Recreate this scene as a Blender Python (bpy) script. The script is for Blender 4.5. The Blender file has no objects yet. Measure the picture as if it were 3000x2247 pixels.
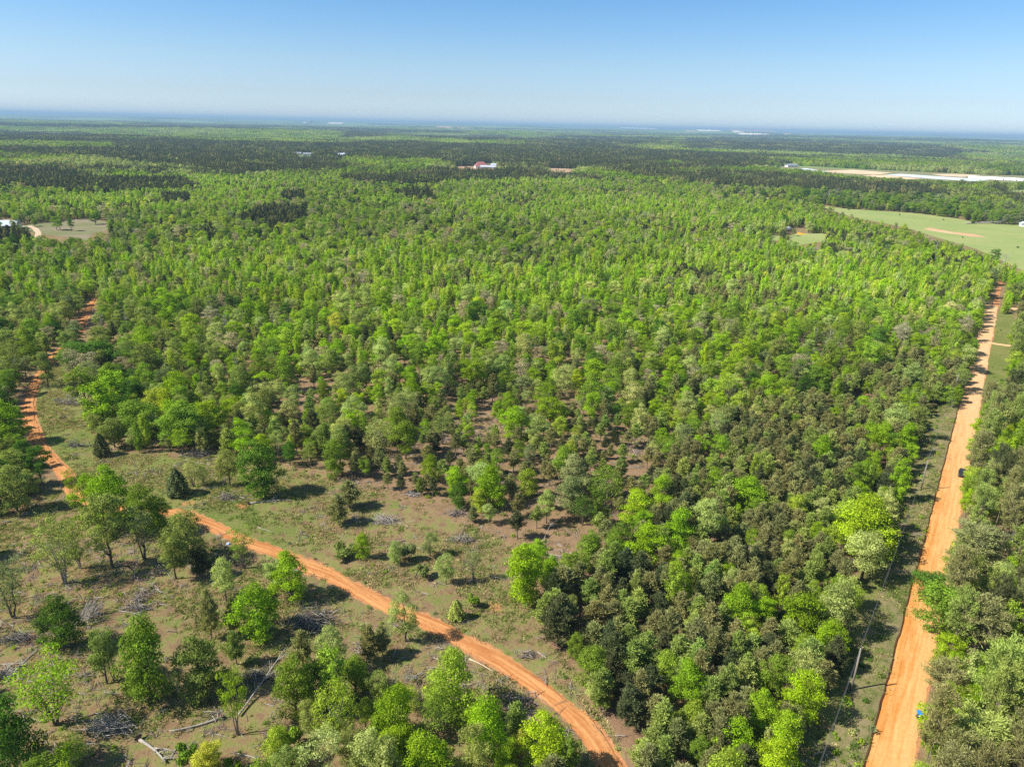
import bpy, math, random
import numpy as np
from mathutils import Vector, Matrix, Euler

# ---------------------------------------------------------------- camera, sky, sun, exposure
SC = bpy.context.scene
COL = SC.collection
HC = 85.0
PITCH = math.radians(20.0); ROLL = math.radians(1.36); FPX = 2079.0     # photograph is 3000 x 2247
cam = bpy.data.cameras.new('camera'); cam_o = bpy.data.objects.new('camera', cam); COL.objects.link(cam_o)
cam.sensor_fit = 'HORIZONTAL'; cam.sensor_width = 36.0; cam.lens = FPX / 3000.0 * 36.0
cam.clip_start = 1.0; cam.clip_end = 120000.0
cam_o.matrix_world = Matrix.Translation((0, 0, HC)) @ Matrix.Rotation(math.pi/2 - PITCH, 4, 'X') @ Matrix.Rotation(ROLL, 4, 'Z')
SC.camera = cam_o
SUN_EL = math.radians(44.5)
SUN_AZ = math.atan2(-0.978, -0.207)          # compass angle from +Y towards +X of the direction to the sun
W = bpy.data.worlds.new('World'); SC.world = W; W.use_nodes = True
wn = W.node_tree
sky = wn.nodes.new('ShaderNodeTexSky'); sky.sky_type = 'NISHITA'; sky.sun_disc = False
sky.sun_elevation = SUN_EL; sky.sun_rotation = SUN_AZ; sky.altitude = 100; sky.air_density = 1.0; sky.dust_density = 0.35; sky.ozone_density = 2.0
bg = wn.nodes['Background']; bg.inputs['Strength'].default_value = 0.10
_tc = wn.nodes.new('ShaderNodeTexCoord'); _sx = wn.nodes.new('ShaderNodeSeparateXYZ'); _cr = wn.nodes.new('ShaderNodeValToRGB'); _mx = wn.nodes.new('ShaderNodeMix')
_cr.color_ramp.elements[0].position = 0.0; _cr.color_ramp.elements[0].color = (0.613, 0.772, 1.142, 1)
_cr.color_ramp.elements[1].position = 0.5; _cr.color_ramp.elements[1].color = (.66, .78, .82, 1)
for _p, _c in ((.035, (0.535, 0.635, 0.871, 1)), (.075, (0.522, 0.635, 0.797, 1)), (.15, (0.385, 0.597, 0.797, 1))):
    _e = _cr.color_ramp.elements.new(_p); _e.color = _c
_mx.data_type = 'RGBA'; _mx.blend_type = 'MULTIPLY'; _mx.inputs[0].default_value = 1.0
wn.links.new(_tc.outputs['Generated'], _sx.inputs[0]); wn.links.new(_sx.outputs[2], _cr.inputs[0]); wn.links.new(sky.outputs[0], _mx.inputs[6]); wn.links.new(_cr.outputs[0], _mx.inputs[7]); wn.links.new(_mx.outputs[2], bg.inputs['Color'])
sun = bpy.data.lights.new('sun', 'SUN'); sun.energy = 4.7; sun.angle = math.radians(0.5); sun.color = (1.0, 0.95, 0.86)
sun_o = bpy.data.objects.new('sun', sun); COL.objects.link(sun_o)
sdir = Vector((math.cos(SUN_EL)*math.sin(SUN_AZ), math.cos(SUN_EL)*math.cos(SUN_AZ), math.sin(SUN_EL)))
sun_o.rotation_euler = sdir.to_track_quat('Z', 'Y').to_euler()
sun_o.location = sdir * 300
SC.view_settings.view_transform = 'Standard'; SC.view_settings.look = 'None'
SC.view_settings.exposure = 0.92; SC.view_settings.gamma = 1.0
SC.cycles.use_denoising = False; SC.cycles.max_bounces = 6; SC.cycles.diffuse_bounces = 3; SC.cycles.glossy_bounces = 2
SC.cycles.transmission_bounces = 3; SC.cycles.volume_bounces = 0; SC.cycles.transparent_max_bounces = 4

rng = np.random.default_rng(7)

# ---------------------------------------------------------------- pixel <-> world
_f = np.array([0, math.cos(PITCH), -math.sin(PITCH)]); _u0 = np.array([0, math.sin(PITCH), math.cos(PITCH)]); _r0 = np.array([1.0, 0, 0])
_R = _r0*math.cos(ROLL) + _u0*math.sin(ROLL); _U = -_r0*math.sin(ROLL) + _u0*math.cos(ROLL)
EYE = np.array([0, 0, HC])
def un(x, y, z=0.0):
    d = _f*FPX + _R*(x-1500) + _U*(1123.5-y); t = (z-HC)/d[2]
    return EYE + d*t
def proj(p):
    v = np.asarray(p, float) - EYE; d = v @ _f
    dd = np.where(d < 1, 1, d)
    return 1500 + FPX*(v @ _R)/dd, 1123.5 - FPX*(v @ _U)/dd, d
CROP = {'1': (0, 300, 2.212), '2': (1000, 300, 2.212), '3': (2000, 300, 2.212), '4': (0, 600, 2.071), '5': (0, 1300, 1.75), '6': (900, 1300, 1.75), '7': (1800, 1300, 1.75), '8': (2400, 1300, 1.75), 'P': (0, 0, 2212/3000.0), 'F': (0, 0, 1.0), 'r': (2600, 800, 3.315)}
def px(c, x, y):
    ox, oy, s = CROP[c]; return ox + x/s, oy + y/s
def at(c, x, y, z=0.0):
    return un(*px(c, x, y), z)
def solve_h(b, ytop):
    lo, hi = 0.3, 30.0
    for _ in range(40):
        m = (lo+hi)/2
        if proj(b + np.array([0, 0, m]))[1] > ytop: lo = m
        else: hi = m
    return lo
def inpoly(X, Y, poly):
    X = np.asarray(X); Y = np.asarray(Y); r = np.zeros(X.shape, bool); n = len(poly); j = n-1
    for i in range(n):
        xi, yi = poly[i]; xj, yj = poly[j]
        c = ((yi > Y) != (yj > Y)) & (X < (xj-xi)*(Y-yi)/((yj-yi) or 1e-9) + xi)
        r ^= c; j = i
    return r
def _hash(i, j, s):
    n = (i*374761393 + j*668265263 + s*2147483647) & 0xffffffff
    n = ((n ^ (n >> 13))*1274126177) & 0xffffffff
    return ((n ^ (n >> 16)) & 0xffff)/65535.0
def vn(x, y, s, seed=0):
    x = np.asarray(x, float)/s; y = np.asarray(y, float)/s
    xi = np.floor(x).astype(np.int64); yi = np.floor(y).astype(np.int64); fx = x-xi; fy = y-yi
    fx = fx*fx*(3-2*fx); fy = fy*fy*(3-2*fy)
    a = _hash(xi, yi, seed); b = _hash(xi+1, yi, seed); c = _hash(xi, yi+1, seed); d = _hash(xi+1, yi+1, seed)
    return a*(1-fx)*(1-fy) + b*fx*(1-fy) + c*(1-fx)*fy + d*fx*fy
def fbm(x, y, s, seed=0, o=3):
    t = 0; a = 0.5; n = 0
    for k in range(o):
        t = t + a*vn(x, y, s/2**k, seed+k*17); n += a; a *= .5
    return t/n
def sstep(a, b, x):
    t = np.clip((x-a)/(b-a), 0, 1); return t*t*(3-2*t)
def hgt(x, y):
    x = np.asarray(x, float); y = np.asarray(y, float); r = np.hypot(x, y)
    w = sstep(1900, 4200, r)
    h = w*(54*(fbm(x, y*1.6, 1500, 3)-.5) - 6)
    w2 = sstep(6000, 16000, r)
    az = np.arctan2(x, np.maximum(y, 1))
    h = h + w2*(150*(fbm(x, y*2.0, 5200, 9)-.5) + 12) + sstep(14000, 30000, r)*(70*np.cos(np.clip(az*2.1-.1, -1.57, 1.57)) + 14*(fbm(x, y, 2500, 21)-.5))
    return h

# ---------------------------------------------------------------- materials
def newmat(name):
    m = bpy.data.materials.new(name); m.use_nodes = True; nt = m.node_tree; nt.nodes.clear()
    out = nt.nodes.new('ShaderNodeOutputMaterial'); return m, nt, out
def N(nt, t, **kw):
    n = nt.nodes.new(t)
    for k, v in kw.items():
        if k.startswith('i_'): n.inputs[int(k[2:])].default_value = v
        else: setattr(n, k, v)
    return n
def mixc(nt, fac, a, b, mode='MIX'):
    n = nt.nodes.new('ShaderNodeMix'); n.data_type = 'RGBA'; n.blend_type = mode
    for i, v in ((0, fac), (6, a), (7, b)):
        if hasattr(v, 'is_output') or isinstance(v, bpy.types.NodeSocket): nt.links.new(v, n.inputs[i])
        else: n.inputs[i].default_value = (*v, 1) if isinstance(v, tuple) and len(v) == 3 else v
    return n.outputs[2]
def mth(nt, op, a, b=None, c=None, clamp=False):
    n = nt.nodes.new('ShaderNodeMath'); n.operation = op; n.use_clamp = clamp
    for i, v in enumerate((a, b, c)):
        if v is None: continue
        if isinstance(v, bpy.types.NodeSocket): nt.links.new(v, n.inputs[i])
        else: n.inputs[i].default_value = v
    return n.outputs[0]
def noise(nt, vec, scale, detail=3, rough=.55):
    n = nt.nodes.new('ShaderNodeTexNoise'); n.inputs['Scale'].default_value = scale; n.inputs['Detail'].default_value = detail; n.inputs['Roughness'].default_value = rough
    if vec is not None: nt.links.new(vec, n.inputs['Vector'])
    return n.outputs['Fac']
def ramp(nt, v, lo, hi):
    n = nt.nodes.new('ShaderNodeMapRange'); n.interpolation_type = 'SMOOTHSTEP'
    nt.links.new(v, n.inputs[0]); n.inputs[1].default_value = lo; n.inputs[2].default_value = hi
    return n.outputs[0]
def foliage_mat(name, transl=.35, gloss=0.0):
    m, nt, out = newmat(name)
    t = N(nt, 'ShaderNodeAttribute', attribute_type='INSTANCER', attribute_name='tint')
    lv = N(nt, 'ShaderNodeAttribute', attribute_type='GEOMETRY', attribute_name='lv')
    k = mth(nt, 'MULTIPLY_ADD', lv.outputs['Fac'], 1.0, .48)
    c = mixc(nt, 1.0, t.outputs['Color'], k, 'MULTIPLY')
    d = N(nt, 'ShaderNodeBsdfDiffuse'); nt.links.new(c, d.inputs[0])
    tr = N(nt, 'ShaderNodeBsdfTranslucent')
    c2 = mixc(nt, 1.0, c, (1.12, 1.15, .6), 'MULTIPLY'); nt.links.new(c2, tr.inputs[0])
    mx = N(nt, 'ShaderNodeMixShader'); mx.inputs[0].default_value = transl
    nt.links.new(d.outputs[0], mx.inputs[1]); nt.links.new(tr.outputs[0], mx.inputs[2])
    nt.links.new(mx.outputs[0], out.inputs[0]); return m
def plain(name, col, rough=.8, var=.25, scale=6.0, metal=0.0, streak=None):
    m, nt, out = newmat(name)
    g = N(nt, 'ShaderNodeTexCoord'); v = g.outputs['Object']
    if streak:
        mp = N(nt, 'ShaderNodeMapping'); mp.inputs['Scale'].default_value = streak; nt.links.new(v, mp.inputs[0]); v = mp.outputs[0]
    n = noise(nt, v, scale, 4)
    c = mixc(nt, n, tuple(x*(1-var) for x in col), tuple(min(1, x*(1+var)) for x in col))
    p = N(nt, 'ShaderNodeBsdfPrincipled'); nt.links.new(c, p.inputs['Base Color']); p.inputs['Roughness'].default_value = rough; p.inputs['Metallic'].default_value = metal
    nt.links.new(p.outputs[0], out.inputs[0]); return m
M = {}
M['leaf'] = foliage_mat('leaves', .42)
M['needle'] = foliage_mat('needles', .25)
M['grassblade'] = foliage_mat('grass_blades', .3)
M['bark'] = plain('bark', (.12, .09, .07), .9, .4, 3)
M['pinebark'] = plain('pine_bark', (.17, .125, .10), .9, .35, 3)
M['palebark'] = plain('pale_bark', (.30, .27, .23), .9, .5, 4)
M['dead'] = plain('dead_wood', (.34, .30, .265), .9, .35, 2)
M['twig'] = plain('dead_twigs', (.19, .155, .13), .9, .4, 2)
M['darktwig'] = plain('dark_twigs', (.085, .075, .07), .9, .4, 2)
M['log'] = plain('log_wood', (.46, .36, .24), .85, .25, 2)
M['redsoil'] = plain('red_soil', (.36, .13, .05), .95, .3, 2)
M['rootsoil'] = plain('root_soil', (.17, .085, .05), .95, .5, 2)
M['polewood'] = plain('pole_wood', (.22, .19, .16), .85, .25, 4)
M['wire'] = plain('wire', (.25, .25, .25), .5, .1, 1, .4)
M['metalroof'] = plain('metal_roof', (.62, .66, .72), .35, .06, 2, .2)
M['whitewall'] = plain('white_wall', (.72, .71, .68), .7, .06, 1)
M['redroof'] = plain('red_roof', (.30, .10, .09), .7, .12, 1)
M['greyroof'] = plain('grey_roof', (.25, .26, .28), .7, .12, 1)
M['brick'] = plain('brick_wall', (.32, .17, .12), .85, .15, 3)
M['dark'] = plain('dark_glass', (.02, .025, .03), .15, .1, 1)
M['blue'] = plain('blue_plastic', (.02, .20, .62), .4, .06, 2)
M['black'] = plain('black_plastic', (.03, .03, .035), .5, .1, 2)
M['carpaint'] = plain('car_paint', (.025, .027, .03), .22, .05, 1)
M['chrome'] = plain('chrome', (.6, .6, .62), .2, .05, 1, .9)
M['lamp'] = plain('lamp_glass', (.7, .72, .75), .15, .03, 1)
M['redlamp'] = plain('red_lens', (.4, .02, .02), .2, .03, 1)
M['white'] = plain('white_paint', (.8, .8, .78), .6, .04, 1)
M['yellow'] = plain('yellow_plastic', (.75, .42, .02), .5, .06, 1)

# ---------------------------------------------------------------- mesh helpers
REG = {}
class MB:
    def __init__(s): s.v = []; s.f = []; s.m = []; s.lv = []; s.n = 0; s.mats = []
    def mat(s, m):
        if m not in s.mats: s.mats.append(m)
        return s.mats.index(m)
    def add(s, v, f, m, lv=.5):
        k = s.mat(m); v = [tuple(map(float, p)) for p in v]
        s.v.append(np.array(v, float))
        for q in f: s.f.append(tuple(i+s.n for i in q)); s.m.append(k)
        s.lv.append(np.full(len(f), lv, float)); s.n += len(v)
    def quads(s, V, m, lv):
        """V: (n,4,3)"""
        n = len(V); k = s.mat(m); base = s.n + np.arange(n)[:, None]*4 + np.arange(4)[None]
        s.v.append(V.reshape(-1, 3)); s.f.extend(map(tuple, base.tolist())); s.m.extend([k]*n); s.lv.append(np.asarray(lv, float)); s.n += 4*n
    def tube(s, pts, rad, m, sides=6, cap=True):
        pts = [Vector(p) for p in pts]; v = []; f = []; prev = None
        for i, p in enumerate(pts):
            t = (pts[min(i+1, len(pts)-1)] - pts[max(i-1, 0)]).normalized()
            a = t.cross(Vector((0, 0, 1)) if abs(t.z) < .9 else Vector((1, 0, 0))).normalized(); b = t.cross(a)
            for k in range(sides):
                an = 2*math.pi*k/sides; v.append(p + (a*math.cos(an) + b*math.sin(an))*rad[i])
        for i in range(len(pts)-1):
            for k in range(sides):
                k2 = (k+1) % sides; f.append((i*sides+k, i*sides+k2, (i+1)*sides+k2, (i+1)*sides+k))
        if cap:
            f.append(tuple(range(sides))[::-1]); f.append(tuple((len(pts)-1)*sides+k for k in range(sides)))
        s.add(v, f, m)
    def box(s, c, d, m, rz=0.0, bev=0):
        cx, cy, cz = c; x, y, z = d[0]/2, d[1]/2, d[2]/2; v = []
        for a in (-x, x):
            for b in (-y, y):
                for e in (-z, z):
                    v.append((cx + a*math.cos(rz)-b*math.sin(rz), cy + a*math.sin(rz)+b*math.cos(rz), cz+e))
        s.add(v, [(0, 1, 3, 2), (4, 6, 7, 5), (0, 4, 5, 1), (2, 3, 7, 6), (0, 2, 6, 4), (1, 5, 7, 3)], m)
    def mesh(s, name, smooth=False):
        me = bpy.data.meshes.new(name); V = np.concatenate(s.v)
        me.from_pydata(V.tolist(), [], s.f)
        for m in s.mats: me.materials.append(M[m])
        me.polygons.foreach_set('material_index', np.array(s.m, np.int32))
        a = me.attributes.new('lv', 'FLOAT', 'FACE'); a.data.foreach_set('value', np.concatenate(s.lv).astype(np.float32))
        if smooth: me.polygons.foreach_set('use_smooth', np.ones(len(s.f), bool))
        me.update(); REG[me.name] = s; return me
def link(name, me, parent=None, loc=(0, 0, 0), rz=0.0):
    o = bpy.data.objects.new(name, me); COL.objects.link(o); o.parent = parent; o.location = loc; o.rotation_euler = (0, 0, rz); return o
def tag(o, label=None, cat=None, group=None, kind=None):
    for k, v in (('label', label), ('category', cat), ('group', group), ('kind', kind)):
        if v: o[k] = v
    return o
def thing(name, label, cat, loc=(0, 0, 0), rz=0.0, group=None):
    o = bpy.data.objects.new(name, None); COL.objects.link(o); o.empty_display_size = .3
    o.location = loc; o.rotation_euler = (0, 0, rz); return tag(o, label, cat, group)
def unit(a): return a/np.maximum(np.linalg.norm(a, axis=-1, keepdims=True), 1e-9)
def leaves(mb, P, Nrm, size, asp, mat, r, lv):
    n = len(P); Nrm = unit(Nrm); t = unit(np.cross(Nrm, r.normal(size=(n, 3)))); b = np.cross(Nrm, t)
    sz = (size*(.65+.7*r.random(n)))[:, None]
    V = np.stack([P - t*sz*.5, P + b*sz*.5*asp + Nrm*sz*.06, P + t*sz*.5, P - b*sz*.5*asp + Nrm*sz*.06], 1)
    mb.quads(V, mat, lv)

# ---------------------------------------------------------------- tree meshes: (trunk mesh, crown mesh), nominal size H, W
def crown_clumps(r, H, Wd, base, n, shape):
    """centres and radii of leaf clumps"""
    C = []; Rr = []; R = Wd*.56
    k = 0; p1, p2, p3 = r.random(3)*6.283
    while len(C) < n and k < 4000:
        k += 1
        t = r.random()**.8
        z = base + (H-base)*t
        if shape == 'round': prof = math.sin(math.pi*min(1, .16+.80*t))**.6
        elif shape == 'bushy': prof = (1-(abs(t-.38)/.66)**2.4)
        elif shape == 'cone': prof = 1.02-t*.93
        elif shape == 'flat': prof = math.sin(math.pi*min(1, .3+.58*t))**.5
        else: prof = .35+.65*math.sin(math.pi*min(1, .2+.72*t))
        prof = max(.08, prof)
        a = r.random()*2*math.pi; q = .45+.55*r.random()**.5
        rc = R*(.15+.22*r.random()); prof *= (.86+.20*math.sin(2*a+p1+t*2)+.16*math.sin(3*a+p2-t*4)+.10*math.sin(5*a+p3))
        rad = max(0, R*prof*q - rc*.75)
        c = np.array([rad*math.cos(a), rad*math.sin(a), min(z, H-rc*.8)])
        if all(np.linalg.norm((c-c2)*[1, 1, .9]) > .62*(rc+r2) for c2, r2 in zip(C, Rr)):
            C.append(c); Rr.append(rc)
    return C, Rr
def make_broad(seed, H=10., Wd=7., base=.3, shape='round', n=26, leafn=300, leaf=.255, stems=1, bark='bark', squash=.68, asp=.75, lean=0.0, sparse=1.0):
    r = np.random.default_rng(seed); C, Rr = crown_clumps(r, H, Wd, base*H, n, shape)
    cr = MB()
    for c, rc in zip(C, Rr):
        m = int(leafn*(rc/(Wd*.15))**2*sparse)
        d = unit(r.normal(size=(m, 3))); d[:, 2] = np.abs(d[:, 2])*.9 - .25*(r.random(m) < .35)
        d = unit(d); q = rc*(.55+.55*r.random(m))[:, None]
        P = c + d*q*np.array([1.05, 1.05, squash]) + r.normal(size=(m, 3))*rc*.10
        tone = .25+.5*r.random()
        lv = np.clip(tone + .28*r.normal(size=m), 0, 1.25)
        leaves(cr, P, d*.8 + r.normal(size=(m, 3))*.45 + [0, 0, .25], leaf, asp, 'leaf', r, lv)
    # loose sprays that break the outline
    m = int(leafn*n*.16*sparse); ids = r.integers(0, len(C), m); d = unit(r.normal(size=(m, 3)))
    P = np.array(C)[ids] + d*np.array(Rr)[ids][:, None]*(.95+.65*r.random(m))[:, None]*[1, 1, .9]
    leaves(cr, P, d + r.normal(size=(m, 3))*.8, leaf*.9, asp, 'leaf', r, .4+.4*r.random(m))
    tr = MB(); R0 = .016*H+.05
    for sidx in range(stems):
        a0 = 2*math.pi*sidx/stems + r.random(); sp = (0.0 if stems == 1 else .16*Wd)
        top = np.array([sp*math.cos(a0)+lean, sp*math.sin(a0), H*(.72 if stems == 1 else .66)])
        foot = np.array([.10*sp*math.cos(a0), .10*sp*math.sin(a0), -.25])
        pts = []; rad = []
        for i in range(7):
            t = i/6; p = foot*(1-t)+top*t + np.array([r.normal()*.06, r.normal()*.06, 0])*H*.12*math.sin(math.pi*t)
            pts.append(p); rad.append(R0*(1.25-1.05*t)/(stems**.4))
        tr.tube(pts, rad, bark, 7)
        order = sorted(range(len(C)), key=lambda q: r.random())[:(11 if stems == 1 else 5)]
        for q in order:
            c = C[q]; zt = np.clip(c[2]-.22*H-.1*H*r.random(), .18*H, top[2]*.95); ti = zt/top[2]; j = min(5, int(ti*6)); fr = ti*6-j
            st = np.array(pts[j])*(1-fr)+np.array(pts[j+1])*fr; rr = rad[j]*.55
            mid = st*.45+c*.55+np.array([0, 0, -.02*H])
            tr.tube([st, mid, c, c + (c-mid)*.35], [rr, rr*.6, rr*.3, rr*.12], bark, 5, False)
    return tr.mesh('trunk'), cr.mesh('crown')
def make_slender(seed, H=9., Wd=3.2, leafn=4200, leaf=.22):
    r = np.random.default_rng(seed); cr = MB(); n = 22
    for i in range(n):
        t = (i+r.random())/n; z = H*(.10+.86*t); rad = Wd*.5*(math.sin(math.pi*min(1, .24+.64*t))**.7)
        a = i*2.4+r.random(); c0 = np.array([math.cos(a), math.sin(a), 0])*rad*.25 + [0, 0, z-.05*H]
        c1 = np.array([math.cos(a), math.sin(a), 0])*rad*(.75+.3*r.random()) + [0, 0, z+.07*H*(1+r.random())]
        m = leafn//n; q = r.random(m)**.8
        P = c0[None]*(1-q)[:, None] + c1[None]*q[:, None] + r.normal(size=(m, 3))*[.20*Wd/3.2, .20*Wd/3.2, .32]
        d = P*[1, 1, 0] + [0, 0, .6]; d = unit(d)
        leaves(cr, P, d + r.normal(size=(m, 3))*.5, leaf, .7, 'leaf', r, np.clip(.25+.5*r.random() + .25*r.normal(size=m), 0, 1.2))
    m = 90; P = r.normal(size=(m, 3))*[.10, .10, .45] + [0, 0, H*.97]; leaves(cr, P, r.normal(size=(m, 3))+[0, 0, .5], leaf*.8, .6, 'leaf', r, .5+.4*r.random(m))
    tr = MB(); tr.tube([(0, 0, -.2), (.03, .02, H*.4), (0, .05, H*.75), (0, 0, H*.99)], [.11, .085, .05, .01], 'bark', 6)
    for i in range(10):
        a = r.random()*6.28; z = H*(.2+.6*r.random()); tr.tube([(0.02, 0.02, z), (math.cos(a)*Wd*.3, math.sin(a)*Wd*.3, z+.9)], [.035, .012], 'bark', 4, False)
    return tr.mesh('trunk'), cr.mesh('crown')
def make_pine(seed, H=7., Wd=3.4, base=.18, whorls=10, dens=1.05, tall=False, blade=.46):
    r = np.random.default_rng(seed); cr = MB(); tr = MB()
    bend = r.normal(size=2)*.02*H
    ax = lambda z: np.array([bend[0]*math.sin(z/H*2.4), bend[1]*math.sin(z/H*2.1), z])
    R0 = .012*H+.05
    tr.tube([ax(z) if z > 0 else (0, 0, -.25) for z in np.linspace(0, H*.97, 8)], list(np.linspace(R0, .02, 8)), 'pinebark', 7)
    PP = []; DD = []; LL = []
    for i in range(whorls):
        t = (i+.5)/whorls; z = H*(base+(1-base)*t*.97)
        if tall: L = Wd*.5*(math.sin(math.pi*min(1, .25+.68*t))**.7)
        else: L = Wd*.55*(1.06-t)**.80*min(1, .62+1.8*t)
        nb = int((6 if not tall else 5)+r.integers(0, 2))
        for b in range(nb):
            if r.random() < (.10 if not tall else .2): continue
            a = b*2*math.pi/nb + i*1.1 + r.normal()*.25; l = L*(.42+.80*r.random())
            up = (.22+.60*t)*l + r.normal()*.12*l
            p0 = ax(z-.02*H); p1 = ax(z) + np.array([math.cos(a)*l, math.sin(a)*l, up])
            pm = p0*.45+p1*.55 - [0, 0, .06*l]
            tr.tube([p0, pm, p1], [R0*.30*(1.1-t), R0*.18*(1.1-t)+.006, .008], 'pinebark', 4, False)
            m = int((l*95 if not tall else l*110)*dens); tone = .35+.25*r.random(); q = .22+.82*r.random(m)**.8
            if tall: q = np.clip(.45+.6*np.round(q*4)/4*.8+r.normal(size=m)*.05, .3, 1.1)
            c = p0[None]*(1-q)[:, None]+p1[None]*q[:, None]+r.normal(size=(m, 3))*[.15, .15, .11]*(1.5 if tall else 1.05)*l**.3
            PP.append(c); DD.append(unit(r.normal(size=(m, 3))*.8 + [math.cos(a)*.45, math.sin(a)*.45, 1.05])); LL.append(np.clip(tone+.2*r.normal(size=m), 0, 1.2))
    for k in range(4):
        dirs = unit(r.normal(size=(14, 3))*.7+[0, 0, 1]); PP.append(np.repeat((ax(H*.95)+[0, 0, .06*k])[None], 14, 0)); DD.append(dirs); LL.append(.5+.3*r.random(14))
    P = np.concatenate(PP); D = np.concatenate(DD); L = np.concatenate(LL); n = len(P)
    side = unit(np.cross(D, r.normal(size=(n, 3)))); ln = (blade*(.6+.7*r.random(n)))[:, None]; wd = .050*blade/.46
    V = np.stack([P - side*wd*.4, P + D*ln*.55 - side*wd, P + D*ln, P + D*ln*.55 + side*wd], 1)
    cr.quads(V, 'needle', L)
    return tr.mesh('trunk'), cr.mesh('crown')
def make_cedar(seed, H=5.5, Wd=4.):
    r = np.random.default_rng(seed); cr = MB(); m = 3600
    t = r.random(m)**1.25; a = r.random(m)*6.283; lob = 1+.16*np.sin(a*5+t*9+seed)+.12*np.sin(a*9-t*14)
    rad = Wd*.5*(1-t)**.62*np.minimum(1, .55+t*3.2)*lob*(.72+.33*r.random(m)); P = np.stack([rad*np.cos(a), rad*np.sin(a), .15+t*H*.97], 1)
    d = np.stack([np.cos(a), np.sin(a), .75+0*a], 1)
    leaves(cr, P, d + r.normal(size=(m, 3))*.6, .34, .45, 'needle', r, np.clip(.45+.25*np.sin(a*5+t*9+seed)+.25*r.normal(size=m), 0, 1.1))
    tr = MB(); tr.tube([(0, 0, -.2), (0, 0, H*.5), (0, 0, H*.95)], [.16, .1, .02], 'bark', 6); return tr.mesh('trunk'), cr.mesh('crown')
def make_shrub(seed, H=2., Wd=2.4):
    r = np.random.default_rng(seed); cr = MB(); n = 12
    for i in range(n):
        a = r.random()*6.28; q = r.random()**.6; c = np.array([math.cos(a)*q*Wd*.36, math.sin(a)*q*Wd*.36, H*(.25+.5*r.random()*(1.2-q))]); m = 75
        d = unit(r.normal(size=(m, 3))); d[:, 2] = np.abs(d[:, 2]); P = c + d*Wd*.17*(.5+.6*r.random(m))[:, None]
        leaves(cr, P, d+r.normal(size=(m, 3))*.5, .25, .7, 'leaf', r, np.clip(.2+.55*r.random()+.22*r.normal(size=m), 0, 1.2))
    tr = MB()
    for i in range(5):
        a = i*1.256; tr.tube([(0.02*i, 0, -.1), (math.cos(a)*Wd*.15, math.sin(a)*Wd*.15, H*.35), (math.cos(a)*Wd*.3, math.sin(a)*Wd*.3, H*.7)], [.04, .025, .01], 'bark', 4)
    return tr.mesh('stems'), cr.mesh('foliage')
def make_bare(seed, H=6., Wd=4., mat='palebark'):
    r = np.random.default_rng(seed); tr = MB(); br = MB()
    pts = [(0, 0, -.2), (.05, .08, H*.35), (r.normal()*.3, r.normal()*.3, H*.7), (r.normal()*.4, r.normal()*.4, H)]
    tr.tube(pts, [.15, .11, .07, .02], mat, 6)
    for i in range(22):
        t = .25+.7*r.random(); j = min(2, int(t*3)); fr = t*3-j; s = np.array(pts[j])*(1-fr)+np.array(pts[j+1])*fr
        a = r.random()*6.28; l = Wd*.5*(1.1-t*.6)*(.5+.6*r.random()); e = s+[math.cos(a)*l, math.sin(a)*l, l*.7]; m = (s+e)/2+[0, 0, -.08*l]
        br.tube([s, m, e], [.05*(1.2-t), .03*(1.2-t), .008], mat, 4, False)
        for k in range(5):
            q = .3+.7*r.random(); s2 = s*(1-q)+e*q; e2 = s2+unit(r.normal(size=3)+[0, 0, .6])*l*.4; br.tube([s2, e2], [.016, .005], mat, 3, False)
    return tr.mesh('trunk'), br.mesh('branches')

SP = {}     # species -> (name, [(trunk, crown)], H0, W0)
SP['round'] = ('broadleaf_tree', [make_broad(100+i, base=b, n=n, shape=s) for i, (b, n, s) in enumerate([(.27, 26, 'round'), (.32, 24, 'round'), (.22, 30, 'round'), (.35, 22, 'flat'), (.28, 28, 'round')])], 10., 7.)
SP['bushy'] = ('broadleaf_tree', [make_broad(200+i, base=.05, n=n, shape='bushy', leafn=250, leaf=.25) for i, n in enumerate([36, 40, 34, 42])], 10., 7.)
SP['airy'] = ('broadleaf_tree', [make_broad(300+i, base=b, n=n, shape=s, stems=st, bark='palebark' if i % 2 else 'bark', leafn=170, leaf=.225, sparse=.8, squash=.6) for i, (b, n, s, st) in enumerate([(.35, 24, 'flat', 3), (.28, 26, 'round', 2), (.4, 22, 'flat', 4), (.2, 30, 'bushy', 4)])], 10., 7.)
SP['lumpy'] = ('broadleaf_tree', [make_broad(400+i, base=.2, n=n, shape='round', leafn=340, leaf=.225, squash=.95) for i, n in enumerate([20, 24, 18])], 10., 7.)
SP['slender'] = ('slender_tree', [make_slender(500+i, Wd=w) for i, w in enumerate([3.2, 2.8, 3.6, 3.0])], 9., 3.2)
SP['pine'] = ('pine_tree', [make_pine(600+i) for i in range(6)], 7., 3.4)
SP['thinpine'] = ('pine_tree', [make_pine(630+i, H=6., Wd=2.9, base=.36, whorls=8, dens=.75) for i in range(4)], 6., 2.9)
SP['tallpine'] = ('pine_tree', [make_pine(650+i, H=14., Wd=5.4, base=.40, whorls=13, tall=True, blade=.5, dens=.62) for i in range(5)], 14., 5.4)
SP['cedar'] = ('cedar_tree', [make_cedar(700+i) for i in range(2)], 5.5, 4.)
SP['shrub'] = ('shrub', [make_shrub(720+i) for i in range(4)], 2., 2.4)
SP['bare'] = ('bare_tree', [make_bare(740+i) for i in range(3)], 6., 4.)

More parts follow.
